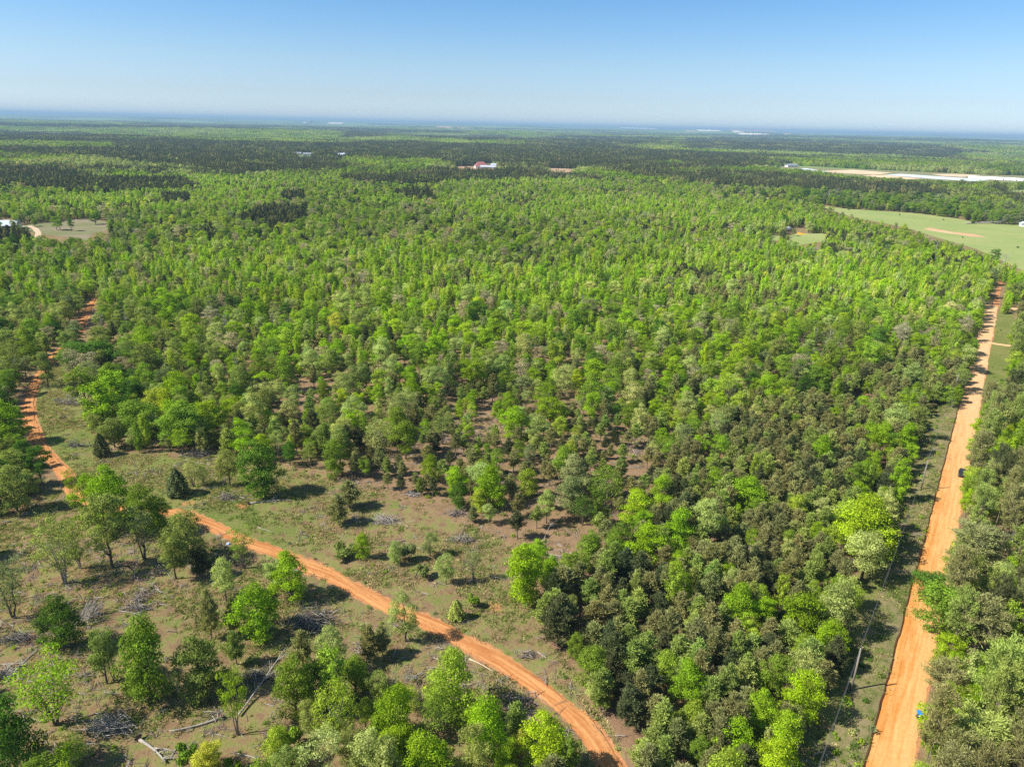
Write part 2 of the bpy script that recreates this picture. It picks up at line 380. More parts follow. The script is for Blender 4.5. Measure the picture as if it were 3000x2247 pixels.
TINT = {   # leaf colour families (linear reflectance plus transmittance)
 'lime': (.335, .500, .020), 'bright green': (.290, .430, .022), 'mid-green': (.225, .330, .036), 'olive': (.280, .335, .080), 'pale': (.410, .475, .145),
 'deep green': (.100, .195, .024), 'yellow-green': (.370, .490, .050), 'grey-green': (.260, .300, .120), 'pine': (.318, .316, .116), 'dark pine': (.130, .148, .060), 'fresh pine': (.340, .420, .095), 'budding': (.46, .39, .25)}
WORD = {'pine': 'grey-green', 'dark pine': 'dark green', 'fresh pine': 'fresh green', 'budding': 'brownish budding'}
def tvar(t, r, s=.10):
    c = np.array(TINT[t]); return tuple(np.clip(c*(1+s*r.normal())*(1+np.array([.07, .03, .05])*r.normal(size=3)*.7), .004, .5))
TREES = []   # dicts: sp, x, y, h, w, tint, label, vis, short
def T(c, bx, by, ty, w, sp, tint, label=None, short=None):
    b = at(c, bx, by); top = px(c, bx, ty)[1]; h = solve_h(b, top); _, _, d = proj(b + [0, 0, h*.5]); wm = w/CROP[c][2]*d/FPX
    TREES.append(dict(sp=sp, x=b[0], y=b[1], h=h, w=wm, tint=tint, label=label, short=short, hand=True))

# ---------------------------------------------------------------- trees one can point at, read off the photograph (crop, base x, base y, top y, width)
T('5', 915, 262, 128, 125, 'cedar', 'dark pine', 'round dark cedar alone on the grass in front of the clay track bend', 'the round cedar on the grass')
T('4', 622, 1520, 1388, 105, 'cedar', 'dark pine', 'small dark cedar on the grass strip at the edge of the broad green oaks', 'the small dark cedar on the grass strip')
T('5', 335, 715, 345, 215, 'airy', 'olive', 'tall olive tree with several leaning dark trunks in the cleared lot', 'the tall tree with leaning trunks')
T('5', 412, 640, 400, 130, 'airy', 'olive', 'thin pair of dark stems with a light olive crown beside the leaning trunks')
T('5', 578, 635, 268, 225, 'round', 'olive', 'olive oak on one bare dark trunk in front of the bright roadside clump', 'the olive oak on one bare trunk')
T('5', 480, 400, 150, 150, 'bushy', 'bright green', 'bright green tree at the back of the clump where the clay track disappears')
T('5', 600, 440, 110, 220, 'bushy', 'bright green', 'tallest bright green tree of the clump hiding the clay track', 'the tallest tree of the clump hiding the track')
T('5', 745, 470, 205, 190, 'bushy', 'mid-green', 'mid-green tree on the track side of the clump hiding the clay track')
T('5', 830, 455, 270, 120, 'bushy', 'mid-green', 'low mid-green tree where the clay track comes out of the clump')
T('5', 740, 590, 345, 195, 'airy', 'grey-green', 'half-bare tree with pale grey branches showing among thin leaves', 'the half-bare tree with pale branches')
T('5', 975, 610, 350, 235, 'lumpy', 'olive', 'wide rounded olive oak throwing its shade beside the clay track', 'the wide olive oak beside the track')
T('5', 903, 692, 455, 160, 'round', 'olive', 'short olive oak on a thin trunk in front of the wide rounded oak')
T('5', 1040, 685, 520, 105, 'pine', 'dark pine', 'dark young pine tucked under the wide rounded olive oak')
T('5', 1248, 640, 430, 130, 'airy', 'mid-green', 'slim leaning green tree standing right against the clay track', 'the slim leaning tree against the track')
T('5', 1160, 805, 595, 135, 'round', 'pale', 'pale slim tree in the cleared lot below the slim leaning one', 'the pale slim tree in the lot')
T('5', 1410, 760, 590, 130, 'round', 'pale', 'pale flowering tree pressed against the bright green roadside tree')
T('5', 1490, 800, 550, 185, 'bushy', 'bright green', 'bright green bushy tree whose shadow crosses the clay track', 'the bright bushy tree shading the track')
T('5', 1330, 985, 715, 240, 'bushy', 'bright green', 'bright green spreading tree next to the big dark brush heap', 'the spreading tree next to the brush heap')
T('5', 1085, 1000, 750, 90, 'pine', 'pine', 'thin see-through pine sapling in the middle of the cleared lot', 'the thin pine sapling in the lot')
T('5', 1200, 985, 790, 80, 'pine', 'pine', 'spindly pine sapling close to the spreading bright green tree')
T('5', 1215, 1130, 960, 90, 'pine', 'fresh pine', 'small pine sapling leaning over the bare red soil patch')
T('5', 330, 1045, 775, 205, 'bushy', 'deep green', 'deep green leafy tree beside the fan-shaped heap of grey branches', 'the deep green tree beside the grey branches')
T('5', 70, 890, 600, 230, 'airy', 'grey-green', 'grey-green spreading tree at the edge of the lot with pale limbs', 'the grey-green spreading tree')
T('5', 550, 1228, 970, 165, 'round', 'olive', 'olive tree with a slanting bare trunk and flat rounded top', 'the olive tree with a slanting trunk')
T('5', 585, 1215, 955, 110, 'airy', 'grey-green', 'dull thin-crowned tree close behind the slanting olive tree')
T('5', 775, 1310, 885, 275, 'bushy', 'mid-green', 'big full green tree leafy to the ground in the cleared lot', 'the big full green tree in the lot')
T('5', 1040, 1285, 980, 240, 'bushy', 'olive', 'yellowish olive tree next to the big full green tree', 'the yellowish olive tree in the lot')
T('5', 290, 1440, 1115, 340, 'airy', 'bright green', 'wide bright airy tree with many thin stems in the lot', 'the wide bright airy tree')
T('5', 90, 1680, 1290, 300, 'bushy', 'deep green', 'large deep green tree filling the near corner of the lot', 'the large deep green corner tree')
T('5', 1217, 1492, 1165, 150, 'airy', 'bright green', 'thin bright sapling with sparse leaves by the leaning dead tree', 'the sparse sapling by the leaning dead tree')
T('5', 1520, 1400, 1075, 215, 'bushy', 'mid-green', 'full green tree at the lot end of the near woods', 'the full green tree at the woods corner')
T('6', 130, 1165, 950, 170, 'round', 'pale', 'pale tree with a thin trunk between the brush heap and near woods', 'the pale tree behind the near woods')
T('5', 1555, 1150, 960, 110, 'pine', 'pine', 'drooping young pine beside the pale tree and the brush heap')
T('5', 380, 1680, 1515, 190, 'airy', 'bright green', 'light green sapling rising from the dark hollow by the fallen trunks', 'the sapling in the dark hollow')
T('5', 1075, 1690, 1535, 160, 'bushy', 'yellow-green', 'yellow-green young tree next to the forked white fallen trunk', 'the young tree next to the forked trunk')
T('5', 960, 1640, 1500, 120, 'shrub', 'mid-green', 'dark green shrub between the forked white trunk and the yellow-green tree')
T('5', 1185, 1690, 1600, 110, 'shrub', 'bright green', 'bright low shrub at the near edge of the lot')
T('5', 1480, 1560, 1430, 150, 'shrub', 'mid-green', 'broad green shrub at the foot of the full green corner tree')
T('5', 105, 218, 25, 140, 'round', 'olive', 'olive rounded tree just below the bend of the clay track')
T('5', 25, 265, 60, 150, 'bushy', 'deep green', 'dark green tree at the frame edge below the clay track bend')
T('5', 375, 285, 132, 75, 'airy', 'bright green', 'small bright sapling standing in the bend of the clay track')
T('5', 1180, 215, 32, 120, 'round', 'olive', 'small olive oak with two thin trunks on the grass above the track', 'the small olive oak above the track')
T('5', 1345, 262, -30, 210, 'bushy', 'mid-green', 'tall soft green tree at the front of the oak wood above the grass', 'the tall soft green tree at the wood front')
T('5', 992, 218, 85, 110, 'airy', 'pale', 'wispy pale sapling on the grass beside the white fallen log')
T('5', 1045, 212, 100, 70, 'airy', 'olive', 'very thin olive sapling next to the wispy pale one')
T('5', 1735, 415, 265, 105, 'pine', 'pine', 'pine standing alone on the grassy slope above the clay track', 'the lone pine on the slope')
T('6', 215, 330, 190, 120, 'pine', 'pine', 'second pine on the grassy slope close behind the lone one')
T('6', 505, 1015, 768, 155, 'lumpy', 'pale', 'pale rounded oak on the track edge with its shadow across the clay', 'the pale rounded oak on the track edge')
T('6', 1105, 805, 505, 215, 'bushy', 'lime', 'lone big lime-green tree in the open ground above the clay track', 'the lone big lime tree')
T('6', 285, 592, 448, 85, 'bushy', 'bright green', 'small upright bright green tree on the slope with a dark shadow', 'the small upright bright tree')
T('6', 190, 580, 490, 140, 'shrub', 'olive', 'loose yellowish shrub next to the small upright bright tree')
T('6', 452, 615, 495, 78, 'bushy', 'pale', 'narrow pale sapling in the row of small trees on the slope')
T('6', 525, 600, 490, 95, 'shrub', 'grey-green', 'dull grey-green shrub in the row of small trees on the slope')
T('6', 630, 575, 455, 95, 'lumpy', 'pale', 'small round pale tree at the back of the slope row')
T('6', 592, 685, 588, 78, 'shrub', 'pale', 'low pale bush in front of the small round pale tree')
T('6', 712, 718, 562, 100, 'lumpy', 'pale', 'egg-shaped pale tree at the front of the slope row', 'the egg-shaped pale tree')
T('6', 850, 695, 545, 70, 'airy', 'grey-green', 'ghostly grey thin tree between the egg-shaped and the lime tree')
T('6', 765, 895, 798, 92, 'cedar', 'fresh pine', 'small green cedar just above the clay track', 'the small green cedar above the track')
T('6', 850, 830, 750, 80, 'shrub', 'mid-green', 'green bush behind the small green cedar')
T('6', 775, 325, 193, 105, 'bushy', 'deep green', 'small deep green tree among the thin pines', 'the small deep green tree among pines')
T('6', 895, 245, 98, 155, 'lumpy', 'pale', 'rounded pale oak rising among the thin pines', 'the rounded pale oak among pines')
T('6', 880, 350, 228, 95, 'bushy', 'yellow-green', 'yellowish small tree in front of the rounded pale oak')
T('6', 1690, 432, 232, 175, 'bushy', 'lime', 'vivid green tree at the back edge of the dark pine stand', 'the vivid green tree at the stand edge')
T('6', 320, 1122, 938, 95, 'pine', 'pine', 'young pine with clear trunk below the pale track-edge oak')
T('6', 388, 1085, 930, 85, 'pine', 'pine', 'young pine nearest the pale track-edge oak')
T('6', 745, 1410, 1065, 290, 'bushy', 'yellow-green', 'largest crown of the near woods, yellow-green and broad', 'the largest crown of the near woods')
T('6', 910, 1610, 1285, 235, 'bushy', 'lime', 'lime-green tree at the track side of the near woods', 'the lime tree of the near woods')
T('6', 1220, 1690, 1383, 255, 'bushy', 'lime', 'bright leafy tree closest to the bottom bend of the clay track', 'the bright tree at the bottom bend')
T('6', 1065, 1520, 1325, 110, 'pine', 'fresh pine', 'pine squeezed between the two lime trees of the near woods')
T('6', 450, 1530, 1255, 260, 'bushy', 'bright green', 'dense bright green crown in the middle of the near woods', 'the dense bright crown in the near woods')
T('6', 150, 1530, 1205, 220, 'airy', 'yellow-green', 'open yellow-green tree with a white forked trunk showing', 'the open tree with a white forked trunk')
T('6', 665, 1540, 1270, 190, 'airy', 'mid-green', 'open green tree with a pale crooked trunk in the near woods', 'the open tree with a pale crooked trunk')
T('6', 375, 1330, 1165, 135, 'lumpy', 'olive', 'small olive dome at the back of the near woods')
T('6', 860, 1720, 1430, 215, 'lumpy', 'olive', 'dull olive tree in front of the lime tree of the near woods')
T('6', 600, 1730, 1480, 245, 'bushy', 'bright green', 'bright tree at the bottom of the near woods, below the pale crooked trunk')
T('6', 320, 1730, 1475, 230, 'lumpy', 'pale', 'pale tree at the bottom of the near woods')
T('6', 90, 1730, 1470, 220, 'airy', 'pale', 'thin pale-leaved tree at the lot side of the near woods')
T('6', 250, 1280, 1080, 160, 'bushy', 'mid-green', 'green tree at the back of the near woods beside the young pines')
T('6', 30, 1350, 1100, 130, 'bushy', 'deep green', 'dark green tree in the shade behind the full green corner tree')
T('6', 1280, 1035, 785, 190, 'pine', 'dark pine', 'wide dark pine at the front corner of the pine stand', 'the wide dark pine at the stand corner')
T('6', 1300, 800, 640, 180, 'pine', 'pine', 'pine close behind the lone big lime tree')
T('6', 1460, 1240, 1035, 210, 'bushy', 'mid-green', 'soft green tree at the front of the stand above the track', 'the soft green tree at the stand front')
T('6', 1485, 1310, 1195, 120, 'lumpy', 'pale', 'pale yellowish small tree at the grass edge of the stand', 'the pale small tree at the grass edge')
T('7', 668, 350, 162, 215, 'bushy', 'bright green', 'rounded bright green tree island in the middle of the dark pines', 'the rounded green island in the pines')
T('7', 325, 560, 325, 175, 'bushy', 'bright green', 'bright green tree in front of the vivid one at the stand edge')
T('7', 1050, 420, 275, 125, 'lumpy', 'pale', 'cream-coloured flowering tree among dark pines', 'the cream flowering tree in the pines')
T('7', 1180, 480, 292, 200, 'bushy', 'yellow-green', 'broad yellow-green tree leaning over the power line clearing', 'the broad tree over the power line')
T('7', 585, 790, 638, 100, 'lumpy', 'pale', 'small pale crown in the heart of the pine stand', 'the small pale crown in the pines')
T('7', 740, 870, 722, 110, 'bushy', 'yellow-green', 'yellow-green crown poking through the heart of the pine stand')
T('7', 390, 740, 642, 85, 'shrub', 'bright green', 'small bright bush low among the pines')
T('7', 690, 1030, 908, 120, 'lumpy', 'yellow-green', 'mustard-yellow crown in the pine stand', 'the mustard-yellow crown in the pines')
T('7', 255, 1230, 1055, 130, 'bushy', 'yellow-green', 'yellow-green young tree in the near part of the pine stand', 'the young yellow-green tree in the stand')
T('7', 945, 1000, 765, 235, 'bushy', 'bright green', 'big bright green tree along the power line clearing', 'the big bright tree along the power line')
T('7', 820, 650, 540, 95, 'bushy', 'bright green', 'small bright green tree near the power line side of the pines')
T('7', 870, 500, 445, 50, 'shrub', 'pale', 'tiny pale crown among the pines by the cream flowering tree')
T('7', 945, 1420, 1160, 210, 'bushy', 'lime', 'lime-green tree at the shadowy edge of the power line clearing', 'the lime tree by the power line')
T('7', 740, 1500, 1270, 190, 'bushy', 'bright green', 'bright tree at the back of the big lime clump near the power line')
T('7', 610, 1640, 1400, 190, 'bushy', 'lime', 'lime tree on the pine side of the big lime clump', 'the lime tree on the pine side')
T('7', 850, 1620, 1370, 200, 'bushy', 'bright green', 'bright crown in the middle of the big lime clump')
T('7', 800, 1760, 1520, 220, 'bushy', 'lime', 'lime tree at the near end of the big lime clump')
T('7', 390, 1510, 1320, 180, 'bushy', 'yellow-green', 'yellowish rounded tree in the near pines', 'the yellowish rounded tree in the near pines')
T('7', 430, 1650, 1500, 120, 'bushy', 'mid-green', 'green tree in front of the yellowish rounded tree in the near pines')
T('8', 395, 300, 68, 95, 'bushy', 'bright green', 'upright bright tree across from the parked car')
T('8', 215, 560, 258, 280, 'bushy', 'lime', 'widest lime-green tree overhanging the power line clearing', 'the widest lime tree at the power line')
T('8', 215, 700, 460, 240, 'lumpy', 'pale', 'pale flowering tree in front of the widest lime tree', 'the pale tree at the power line')
T('8', 120, 900, 700, 190, 'airy', 'yellow-green', 'thin yellow-green tree above the power line clearing with pale trunk')
T('8', 40, 1100, 900, 180, 'bushy', 'lime', 'lime-green tree behind the nearer utility pole')
T('8', 590, 790, 665, 230, 'round', 'deep green', 'dark leafy oak branch crown reaching over the county road', 'the dark oak reaching over the county road')
T('8', 620, 1010, 745, 300, 'round', 'mid-green', 'green tree on the road edge in front of the dark overhanging oak')
T('8', 780, 1110, 800, 230, 'tallpine', 'pine', 'tall pine with thick grey trunk across the road from the nearer pole', 'the tall pine with a thick grey trunk')
T('8', 870, 1520, 1040, 260, 'tallpine', 'fresh pine', 'tall slanting pine across the county road beyond the blue bin', 'the tall slanting pine beyond the bin')
T('8', 620, 1330, 1130, 210, 'tallpine', 'pine', 'pine just behind the blue bin at the road edge')
T('8', 760, 1730, 1400, 330, 'tallpine', 'fresh pine', 'broad green pine hanging over the road in front of the blue bin', 'the pine in front of the blue bin')
T('8', 850, 640, 420, 200, 'airy', 'grey-green', 'crooked pale-limbed tree in the woods across the county road', 'the crooked pale-limbed tree')
T('8', 760, 690, 430, 230, 'tallpine', 'pine', 'dark pine leaning over the road beside the crooked pale-limbed tree')
T('8', 880, 330, 120, 170, 'tallpine', 'dark pine', 'dark pine beside the parked car', 'the dark pine beside the parked car')
T('8', 772, 190, 108, 84, 'bushy', 'yellow-green', 'yellow-green bush half covering the parked car')
T('4', 560, 1020, 835, 330, 'round', 'deep green', 'huge dark spreading oak at the bend of the farther clay track', 'the huge dark spreading oak')
T('4', 770, 980, 835, 170, 'lumpy', 'olive', 'olive domed tree next to the huge dark spreading oak')
T('4', 1130, 1470, 1190, 280, 'bushy', 'mid-green', 'broad green tree at the front of the oak wood over the grass', 'the broad green tree at the wood front')
T('4', 850, 1420, 1180, 260, 'bushy', 'mid-green', 'wide green tree behind the small dark cedar', 'the wide green tree behind the cedar')
T('4', 640, 1370, 1090, 230, 'slender', 'bright green', 'feathery bright tree with upright sprays beside the grass strip', 'the feathery bright tree')
T('4', 700, 1230, 1020, 180, 'slender', 'bright green', 'feathery bright tree behind the one beside the grass strip')
T('4', 295, 1105, 890, 110, 'round', 'olive', 'slim olive tree on the grass close to the clay track', 'the slim olive tree by the track')
T('4', 415, 920, 760, 110, 'round', 'olive', 'olive tree between the track and the huge dark spreading oak')
T('4', 75, 1100, 835, 190, 'airy', 'olive', 'dull olive tree with twin dark trunks across the clay track', 'the twin-trunked olive tree')
T('4', 190, 975, 740, 130, 'bushy', 'mid-green', 'green tree on the shaded side of the clay track')
T('4', 70, 1450, 1180, 220, 'bushy', 'bright green', 'bright green tree at the frame edge beside the clay track', 'the bright tree at the frame edge')
T('4', 530, 560, 460, 130, 'lumpy', 'yellow-green', 'yellowish domed tree at the far end of the visible clay track', 'the yellowish dome at the track end')
T('4', 1410, 1270, 1150, 120, 'lumpy', 'olive', 'small domed olive tree on the bare pinkish ground', 'the small dome on pinkish ground')
T('4', 1590, 920, 800, 110, 'bushy', 'lime', 'small lime tree at the edge of the bare pinkish opening', 'the lime tree at the pinkish opening')
T('4', 1600, 1140, 1010, 140, 'bushy', 'lime', 'yellowish-lime tree in the middle of the bare pinkish opening')
T('4', 1800, 870, 820, 75, 'bushy', 'lime', 'tiny lime tree behind the bare pinkish opening')
T('P', 1030, 715, 650, 60, 'lumpy', 'deep green', 'dark rounded tree standing out of the middle of the bright woods', 'the dark rounded tree amid bright woods')
T('P', 700, 560, 515, 55, 'round', 'mid-green', 'tall domed tree standing above the woods beyond the oaks', 'the tall domed tree above the woods')
for (x, y, t, w, tint, lab) in [(166, 674, 634, 26, 'mid-green', 'green lawn tree nearest the white roof'), (177, 676, 642, 20, 'mid-green', 'lawn tree with a dark shadow in the middle of the far lawn'),
        (210, 677, 640, 22, 'deep green', 'dark lawn tree at the end of the pair on the far lawn'), (281, 658, 622, 30, 'deep green', 'large dark tree at the back of the far lawn'), (102, 664, 642, 20, 'mid-green', 'small dark tree shading the drive of the white-roofed house')]:
    T('F', x, y, t, w, 'round', tint, lab)
for (x, y, t, w, lab) in [(2635, 631, 626, 6, 'small round bush in the pasture close to the tree line'), (2763, 646, 640, 6, 'small dark bush in the middle of the pasture'), (2820, 698, 691, 6, 'tiny bush below the bare red strip of the pasture'),
        (2981, 727, 719, 9, 'dark bush in the near part of the pasture'), (2487, 616, 611, 9, 'bush at the narrow end of the pasture'), (2850, 657, 642, 12, 'bush at the pasture edge by the fallen limbs')]:
    T('F', x, y, t, w, 'shrub', 'deep green', lab)
T('F', 2325, 692, 670, 13, 'round', 'olive', 'small round tree on the lawn in front of the dark-roofed cabin', 'the tree in front of the cabin')
T('F', 2912, 775, 730, 30, 'round', 'deep green', 'dark tree at the near edge of the pasture')
T('F', 2740, 760, 705, 35, 'bare', 'olive', 'leafless grey tree at the woods edge below the pasture')
T('F', 2935, 790, 745, 45, 'bare', 'olive', 'leafless pale tree nearest the county road end of the pasture')
T('5', 700, 145, 85, 40, 'bare', 'olive', 'white snapped snag on the grass above the track')
T('5', 745, 180, 145, 40, 'bare', 'olive', 'leaning white snag next to the snapped one')
T('6', 255, 420, 352, 70, 'bare', 'olive', 'grey leafless bush on the grassy slope')
T('6', 430, 268, 175, 14, 'bare', 'olive', 'single bare pole-like sapling on the grassy slope')
T('8', 830, 650, 480, 90, 'bare', 'olive', 'white dead tree with crooked limbs in front of the crooked pale-limbed tree')
T('8', 945, 625, 390, 40, 'bare', 'olive', 'straight grey dead trunk in the woods across the county road')

# ---------------------------------------------------------------- tracks, roads and zones in photograph pixels
TRACK_PX = [px('4', *p) for p in [(575, 560), (545, 620), (510, 690), (478, 775), (400, 850), (325, 920), (225, 1060), (180, 1190), (182, 1290), (213, 1390), (262, 1490), (330, 1560), (398, 1630)]] + \
           [px('5', *p) for p in [(372, 245), (470, 300), (640, 335), (900, 355), (1000, 385), (1110, 430), (1250, 500), (1400, 550), (1550, 612), (1700, 672)]] + \
           [px('6', *p) for p in [(150, 690), (300, 770), (430, 838), (590, 900), (700, 955), (800, 1012), (950, 1092), (1100, 1185), (1250, 1295), (1380, 1405), (1475, 1510), (1562, 1657), (1620, 1790)]]
TRACK = [un(*p)[:2] for p in TRACK_PX]
CR_D = np.array([.5605, .8281]); CR_N = np.array([.8281, -.5605])            # county road direction and its right-hand normal
CR_0 = np.array([56.5, 78.5])
def cr_coords(x, y):
    dx = np.asarray(x)-CR_0[0]; dy = np.asarray(y)-CR_0[1]
    return dx*CR_D[0]+dy*CR_D[1], dx*CR_N[0]+dy*CR_N[1]
def smooth(P, per=6):
    P = [np.array(p, float) for p in P]; out = []
    for i in range(len(P)-1):
        p0, p1, p2, p3 = P[max(i-1, 0)], P[i], P[i+1], P[min(i+2, len(P)-1)]
        for k in range(per):
            t = k/per; out.append(.5*((2*p1)+(p2-p0)*t+(2*p0-5*p1+4*p2-p3)*t*t+(3*p1-p0-3*p2+p3)*t**3))
    out.append(P[-1]); return np.array(out)
TRACK_S = smooth(TRACK, 8)
def dist_track(x, y):
    x = np.asarray(x, float); y = np.asarray(y, float); d = np.full(x.shape, 1e9)
    A = TRACK_S[:-1:2]; B = TRACK_S[2::2]; n = min(len(A), len(B))
    for a, b in zip(A[:n], B[:n]):
        ab = b-a; L = max(ab@ab, 1e-9); t = np.clip(((x-a[0])*ab[0]+(y-a[1])*ab[1])/L, 0, 1)
        d = np.minimum(d, np.hypot(x-a[0]-t*ab[0], y-a[1]-t*ab[1]))
    return d
P5 = lambda L: [px('5', *p) for p in L]
P6 = lambda L: [px('6', *p) for p in L]
Z_OPEN = [(164, 1063), (251, 1141), (246, 1242), (285, 1290), (338, 1325), (531, 1335), (640, 1330), (740, 1345), (905, 1390), (985, 1409), (1151, 1437), (1240, 1470), (1380, 1540), (1471, 1574), (1560, 1640), (1586, 1728), (1574, 1785), (1586, 1877), (1671, 1928), (1723, 2060), (1814, 2157), (1837, 2320), (1760, 2320), (1690, 2100), (1529, 1974), (1237, 1814), (986, 1694), (629, 1543), (300, 1470), (198, 1392), (84, 1223), (84, 1150)]
Z_LOT = [(-120, 1530), (60, 1500), (170, 1400), (330, 1480), (629, 1548), (1000, 1700), (1357, 1880), (1690, 2105), (1790, 2247), (1850, 2400), (-160, 2400)]
Z_NEARWOOD = [(830, 2070), (900, 2050), (1000, 2060), (1240, 2060), (1400, 2110), (1480, 2150), (1560, 2190), (1650, 2230), (1700, 2300), (1700, 2420), (760, 2420), (800, 2200)]
Z_SPARSE = [(985, 1409), (1120, 1330), (1230, 1250), (1290, 1170), (1680, 1160), (1900, 1290), (1960, 1380), (1900, 1600), (1750, 1640), (1586, 1740), (1471, 1574), (1250, 1500), (1100, 1440)]
Z_PINES = [(1560, 1780), (1586, 1728), (1700, 1640), (1850, 1590), (1900, 1420), (1980, 1320), (2230, 1200), (2500, 1090), (2700, 1020), (2830, 1030), (2790, 1180), (2640, 1450), (2540, 1700), (2420, 2000), (2330, 2400), (1850, 2400), (1830, 2200), (1700, 1960), (1600, 1880)]
Z_PINK = [[(660, 1040), (960, 1025), (1000, 1080), (980, 1150), (700, 1140)], [(1240, 1200), (1680, 1190), (1720, 1310), (1300, 1300)], [(630, 1180), (740, 1190), (740, 1300), (640, 1300)], [(820, 1150), (1060, 1140), (1050, 1240), (850, 1250)]]
LAWN = [px('F', *p) for p in [(30, 664), (75, 658), (140, 652), (200, 645), (262, 640), (318, 652), (318, 676), (270, 685), (255, 712), (235, 700), (150, 690), (112, 684), (60, 672)]]
PASTURE = [(2375, 598), (2475, 612), (2678, 625), (2791, 639), (2860, 652), (3040, 664), (3300, 690), (3300, 850), (3010, 800), (2927, 760), (2859, 730), (2723, 690), (2656, 668), (2497, 636)]
STRIP = [(2025, 563), (2181, 573), (2270, 582), (2380, 600), (2360, 606), (2190, 590), (2068, 575)]
FARM = [(2245, 488), (2332, 486), (2588, 499), (2880, 512), (3100, 518), (3100, 534), (2860, 533), (2678, 526), (2520, 520), (2384, 500), (2330, 498)]
CABIN = [(2312, 690), (2340, 684), (2407, 684), (2425, 690), (2420, 707), (2360, 716), (2316, 722)]
CABIN2 = [(2248, 692), (2272, 687), (2292, 690), (2280, 706), (2250, 706)]
FIELD2 = [(2905, 555), (3100, 559), (3100, 567), (2960, 563)]
RED1 = [(1318, 487), (1380, 488), (1460, 489), (1480, 492), (1440, 497), (1330, 494)]
RED2 = [(1585, 492), (1690, 496), (1700, 503), (1640, 508), (1600, 500)]
BUILT = [RED1, RED2]
PINE_FAR = [[(0, 499), (203, 494), (280, 526), (533, 526), (588, 553), (407, 567), (226, 571), (113, 558), (0, 553)], [(253, 458), (452, 449), (1000, 465), (1000, 499), (791, 503), (669, 512), (588, 494), (429, 481)],
    [(0, 436), (158, 440), (316, 445), (353, 456), (253, 458), (0, 449)], [(330, 418), (678, 422), (859, 436), (542, 436), (339, 433)], [(0, 386), (250, 390), (360, 405), (0, 410)], [(710, 644), (769, 612), (900, 612), (895, 657), (769, 675)],
    [(475, 576), (552, 576), (552, 598), (475, 598)], [(827, 567), (890, 567), (890, 589), (827, 589)], [(0, 675), (60, 670), (104, 695), (60, 712), (0, 712)],
    [(1000, 512), (1136, 512), (1271, 494), (1407, 499), (1565, 494), (1732, 517), (1769, 531), (1542, 531), (1362, 535), (1226, 544), (1090, 540), (1000, 535)], [(1280, 458), (1452, 458), (1678, 458), (1859, 472), (2000, 485), (2000, 526), (1859, 517), (1746, 490), (1565, 490), (1316, 485)],
    [(1520, 436), (1588, 402), (1859, 402), (1882, 431), (1723, 447), (1542, 440)], [(1108, 445), (1294, 449), (1289, 463), (1136, 458)], [(1353, 397), (1488, 397), (1479, 413), (1362, 413)], [(1000, 386), (1131, 384), (1131, 402), (1000, 406)], [(1149, 567), (1253, 558), (1289, 598), (1190, 585)],
    [(2000, 508), (2090, 501), (2362, 517), (2705, 546), (2796, 567), (2678, 576), (2533, 571), (2316, 553), (2136, 546), (2000, 531)], [(2000, 404), (2294, 406), (2588, 420), (2814, 436), (2814, 467), (2542, 454), (2316, 445), (2000, 436)], [(2000, 468), (2181, 472), (2235, 486), (2158, 490), (2000, 495)]]
TREELINE = [(2260, 580), (2400, 575), (2700, 590), (2900, 610), (3100, 640), (3100, 660), (2860, 648), (2678, 622), (2475, 608), (2330, 600)]
VIEWS = [[(222, 990), (258, 868), (288, 870), (266, 990)], [(0, 640), (40, 640), (42, 668), (0, 674)], [(1390, 478), (1456, 480), (1456, 496), (1390, 496)], [(2300, 668), (2365, 668), (2365, 692), (2300, 692)], [(60, 1120), (110, 1120), (120, 1300), (84, 1290)],
    [(2955, 898), (3010, 900), (3010, 915), (2950, 925)], [(2985, 655), (3010, 655), (3010, 668), (2985, 668)], [(860, 452), (925, 454), (925, 462), (860, 462)], [(985, 455), (1022, 455), (1022, 466), (985, 466)], [(2300, 484), (2335, 484), (2335, 492), (2300, 492)], [(2800, 1372), (2816, 1372), (2820, 1400), (2804, 1402)], [(2630, 2060), (2735, 2060), (2735, 2118), (2630, 2118)]]
def blocks(x, y, hs):
    r = np.zeros(len(x), bool); z = hgt(x, y)
    for h in hs:
        a, b, _ = proj(np.stack([x, y, z+h], 1))
        for poly in NO_TREES+VIEWS:
            if h == 0 or poly is not STRIP: r |= inpoly(a, b, poly)
    return r
NO_TREES = [LAWN, PASTURE, STRIP, FARM, CABIN, CABIN2, FIELD2, RED1, RED2]

